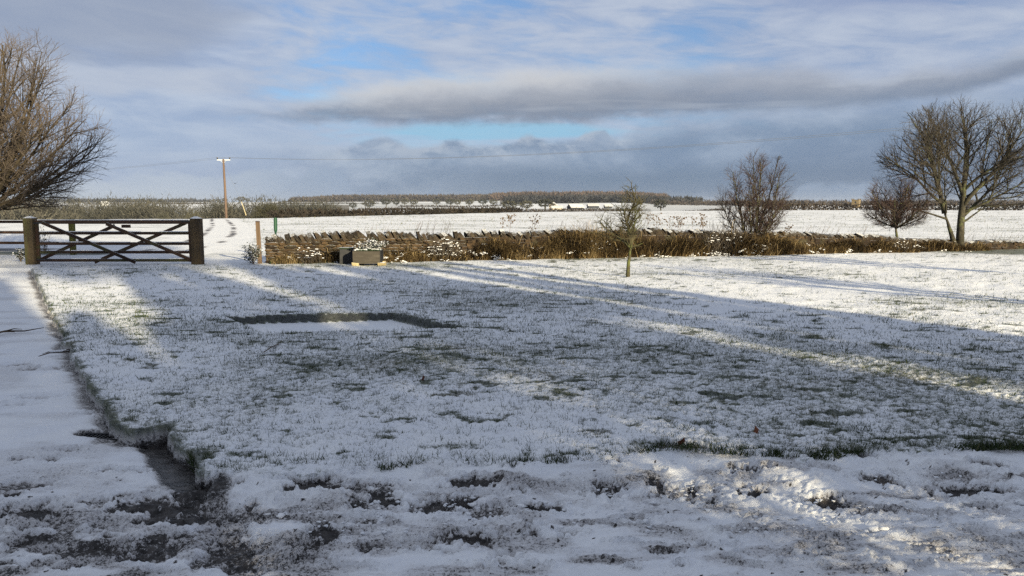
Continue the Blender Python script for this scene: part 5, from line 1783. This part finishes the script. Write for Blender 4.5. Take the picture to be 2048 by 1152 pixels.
def hedge(label, pts, h, w, seed, dens=26, mat='hedge'):
    """hedgerow: twig mass along a line of (px, d)"""
    r = np.random.default_rng(seed)
    Vs = []
    P = [np.array([tpx(p) * d, d]) for p, d in pts]
    for a, b_ in zip(P[:-1], P[1:]):
        L_ = np.linalg.norm(b_ - a)
        n = max(2, int(L_ / (w * 0.45)))
        for i in range(n):
            q = a + (b_ - a) * ((i + r.random()) / n)
            hh = h * r.uniform(0.75, 1.15)
            V = twig_cloud(r, dens, w * 0.7, w * 0.7, hh * 0.5, hh * 0.5, w * 0.40)
            Vs.append(V + np.array([q[0], q[1], gz(q[0], q[1]) - 0.05 * h]))
    V = np.concatenate(Vs)
    t = thing('hedge', label, 'hedge', (0, 0, 0), group='field hedges')
    tag(obj('foliage', mesh_np('foliage', V, np.arange(len(V)).reshape(-1, 3), M[mat]), t), kind='stuff')


def edge_line(p0, p1, n, back=1.5):
    return [(p, float(np.interp(p, EDGE_PX, EDGE_D)) + back) for p in np.linspace(p0, p1, n)]


hedge('dark clipped hedge along the far edge of the near field, left of the young tree', edge_line(545, 1040, 12), 0.95, 0.9, 1)
hedge('dark hedge along the far edge of the near field, right of the hawthorn', edge_line(1525, 2300, 14, 3), 1.9, 1.6, 2)
hedge('low broken hedge beyond the field between young tree and hawthorn', [(1330, 330), (1445, 350)], 0.8, 1.2, 3, 20)
hedge('upper hedge line crossing the distant snowy fields', [(800, 1010), (900, 985), (1000, 960)], 2.0, 3.0, 4, 14)
hedge('middle hedge line crossing the distant snowy fields', [(735, 850), (850, 770), (960, 750)], 2.0, 3.0, 5, 14)
hedge('lower hedge line crossing the distant snowy fields', [(690, 640), (800, 610), (900, 640), (1000, 650)], 2.2, 3.0, 6, 14)
hedge('long faint hedge below the hill wood on the far slope', [(545, 1500), (650, 1480), (760, 1500)], 2.0, 3.5, 7, 12)
hedge('faint hedge across the far left snowfields', [(180, 1500), (330, 1480), (420, 1600)], 2.2, 4.0, 8, 12)
hedge('scrubby hedge below the distant farm', [(985, 480), (1060, 470), (1160, 500), (1280, 520)], 1.6, 2.2, 9, 14)


def gable(name, label, cat, px, d, w, dep, eave, ridge, rz, wallm, z_up=0.0, windows=0, group=None):
    x = tpx(px) * d
    t = thing(name, label, cat, (x, d, gz(x, d) + z_up), (0, 0, rz), group)
    Geo().box((0, 0, eave / 2 - 0.5), (w, dep, eave + 1)).build('wall', wallm, t)
    g = Geo()
    g.v = [(-w / 2, -dep / 2, eave), (-w / 2, dep / 2, eave), (-w / 2, 0, ridge - 0.15), (w / 2, -dep / 2, eave), (w / 2, dep / 2, eave), (w / 2, 0, ridge - 0.15)]
    g.f = [(0, 2, 1), (3, 4, 5), (0, 1, 4, 3), (0, 3, 5, 2), (1, 2, 5, 4)]
    g.build('gable', wallm, t)
    for s in (-1, 1):
        g = Geo()
        e = 0.4
        g.v = [(-w / 2 - e, s * (dep / 2 + e), eave - 0.2), (w / 2 + e, s * (dep / 2 + e), eave - 0.2), (w / 2 + e, 0, ridge), (-w / 2 - e, 0, ridge)]
        g.v += [(a, b_, c_ + 0.22) for a, b_, c_ in g.v]
        g.f = [(0, 1, 2, 3), (7, 6, 5, 4), (0, 4, 5, 1), (1, 5, 6, 2), (2, 6, 7, 3), (3, 7, 4, 0)]
        g.build('roof_slope', M['roofsnow'], t)
    for k in range(windows):
        Geo().box((-w / 2 + w * (k + 0.5) / windows, -dep / 2 - 0.02, eave * 0.6), (0.9, 0.08, 1.1)).build('window', M['glass'], t)
    return t


gable('barn', 'largest snow-roofed farm barn beyond the field, its pale gable to the left', 'barn', 1150, 600, 10.5, 8, 1.2, 3.7, 0.35, M['barnwall'], 0.2)
gable('barn', 'long low snow-roofed barn, second from the left of the farm', 'barn', 1185, 640, 9.0, 6, 1.6, 3.2, 0.12, M['barnwall'], 0.6)
gable('barn', 'snow-roofed barn at the right end of the distant farm', 'barn', 1215, 650, 6, 5, 1.6, 3.0, 0.1, M['barnwall'], 0.2)
gable('farm_shed', 'low snow-roofed shed at the left end of the distant farm', 'shed', 1113, 580, 8, 5, 1.2, 2.7, 0.1, M['housewall'], 0.0)
gable('farmhouse', 'pale stone farmhouse gable just left of the largest barn roof', 'house', 1106, 640, 4, 6, 3.0, 5.0, 1.2, M['housewall'], 0.0, 2)
gable('white_house', 'small white house with a snowy roof far off above the gate', 'house', 215, 1250, 11, 8, 3.4, 7.2, 0.25, M['roofsnow'], 0.0, 3)

tx = tpx(1708) * 520
tower = thing('stone_tower', 'square golden stone tower among the trees behind the right-hand hedge', 'tower', (tx, 520, gz(tx, 520) - 0.5), (0, 0, R(-38)))
Geo().box((0, 0, 2.8), (4.6, 4.6, 6.2)).build('wall', M['tower'], tower)
Geo().box((0, 0, 6.0), (4.9, 4.9, 0.35)).build('parapet', M['tower'], tower)
for s in (-1, 1):
    for s2 in (-1, 1):
        Geo().box((s * 2.15, s2 * 2.15, 6.45), (0.6, 0.6, 0.7)).build('merlon', M['tower'], tower)
for rz_ in (0, 1):
    Geo().box((2.31 if rz_ else 0.2, 0.1 if rz_ else -2.31, 4.4), (0.06 if rz_ else 0.8, 0.8 if rz_ else 0.06, 1.3)).build('window', M['glass'], tower)

# ------------------------------------------------------------------ winter air: the far woods fade a little
hm = bpy.data.materials.new('winter_air')
hm.use_nodes = True
hm.node_tree.nodes.clear()
hv = hm.node_tree.nodes.new('ShaderNodeVolumePrincipled')
hv.inputs['Color'].default_value = (0.86, 0.91, 1.0, 1.0)
hv.inputs['Density'].default_value = 0.00008
hv.inputs['Anisotropy'].default_value = 0.2
ho = hm.node_tree.nodes.new('ShaderNodeOutputMaterial')
hm.node_tree.links.new(hv.outputs[0], ho.inputs['Volume'])
tag(Geo().box((0, 0, 14.0), (11600, 11600, 70)).build('haze', hm), 'thin pale winter haze over the whole countryside', 'haze', kind='stuff')
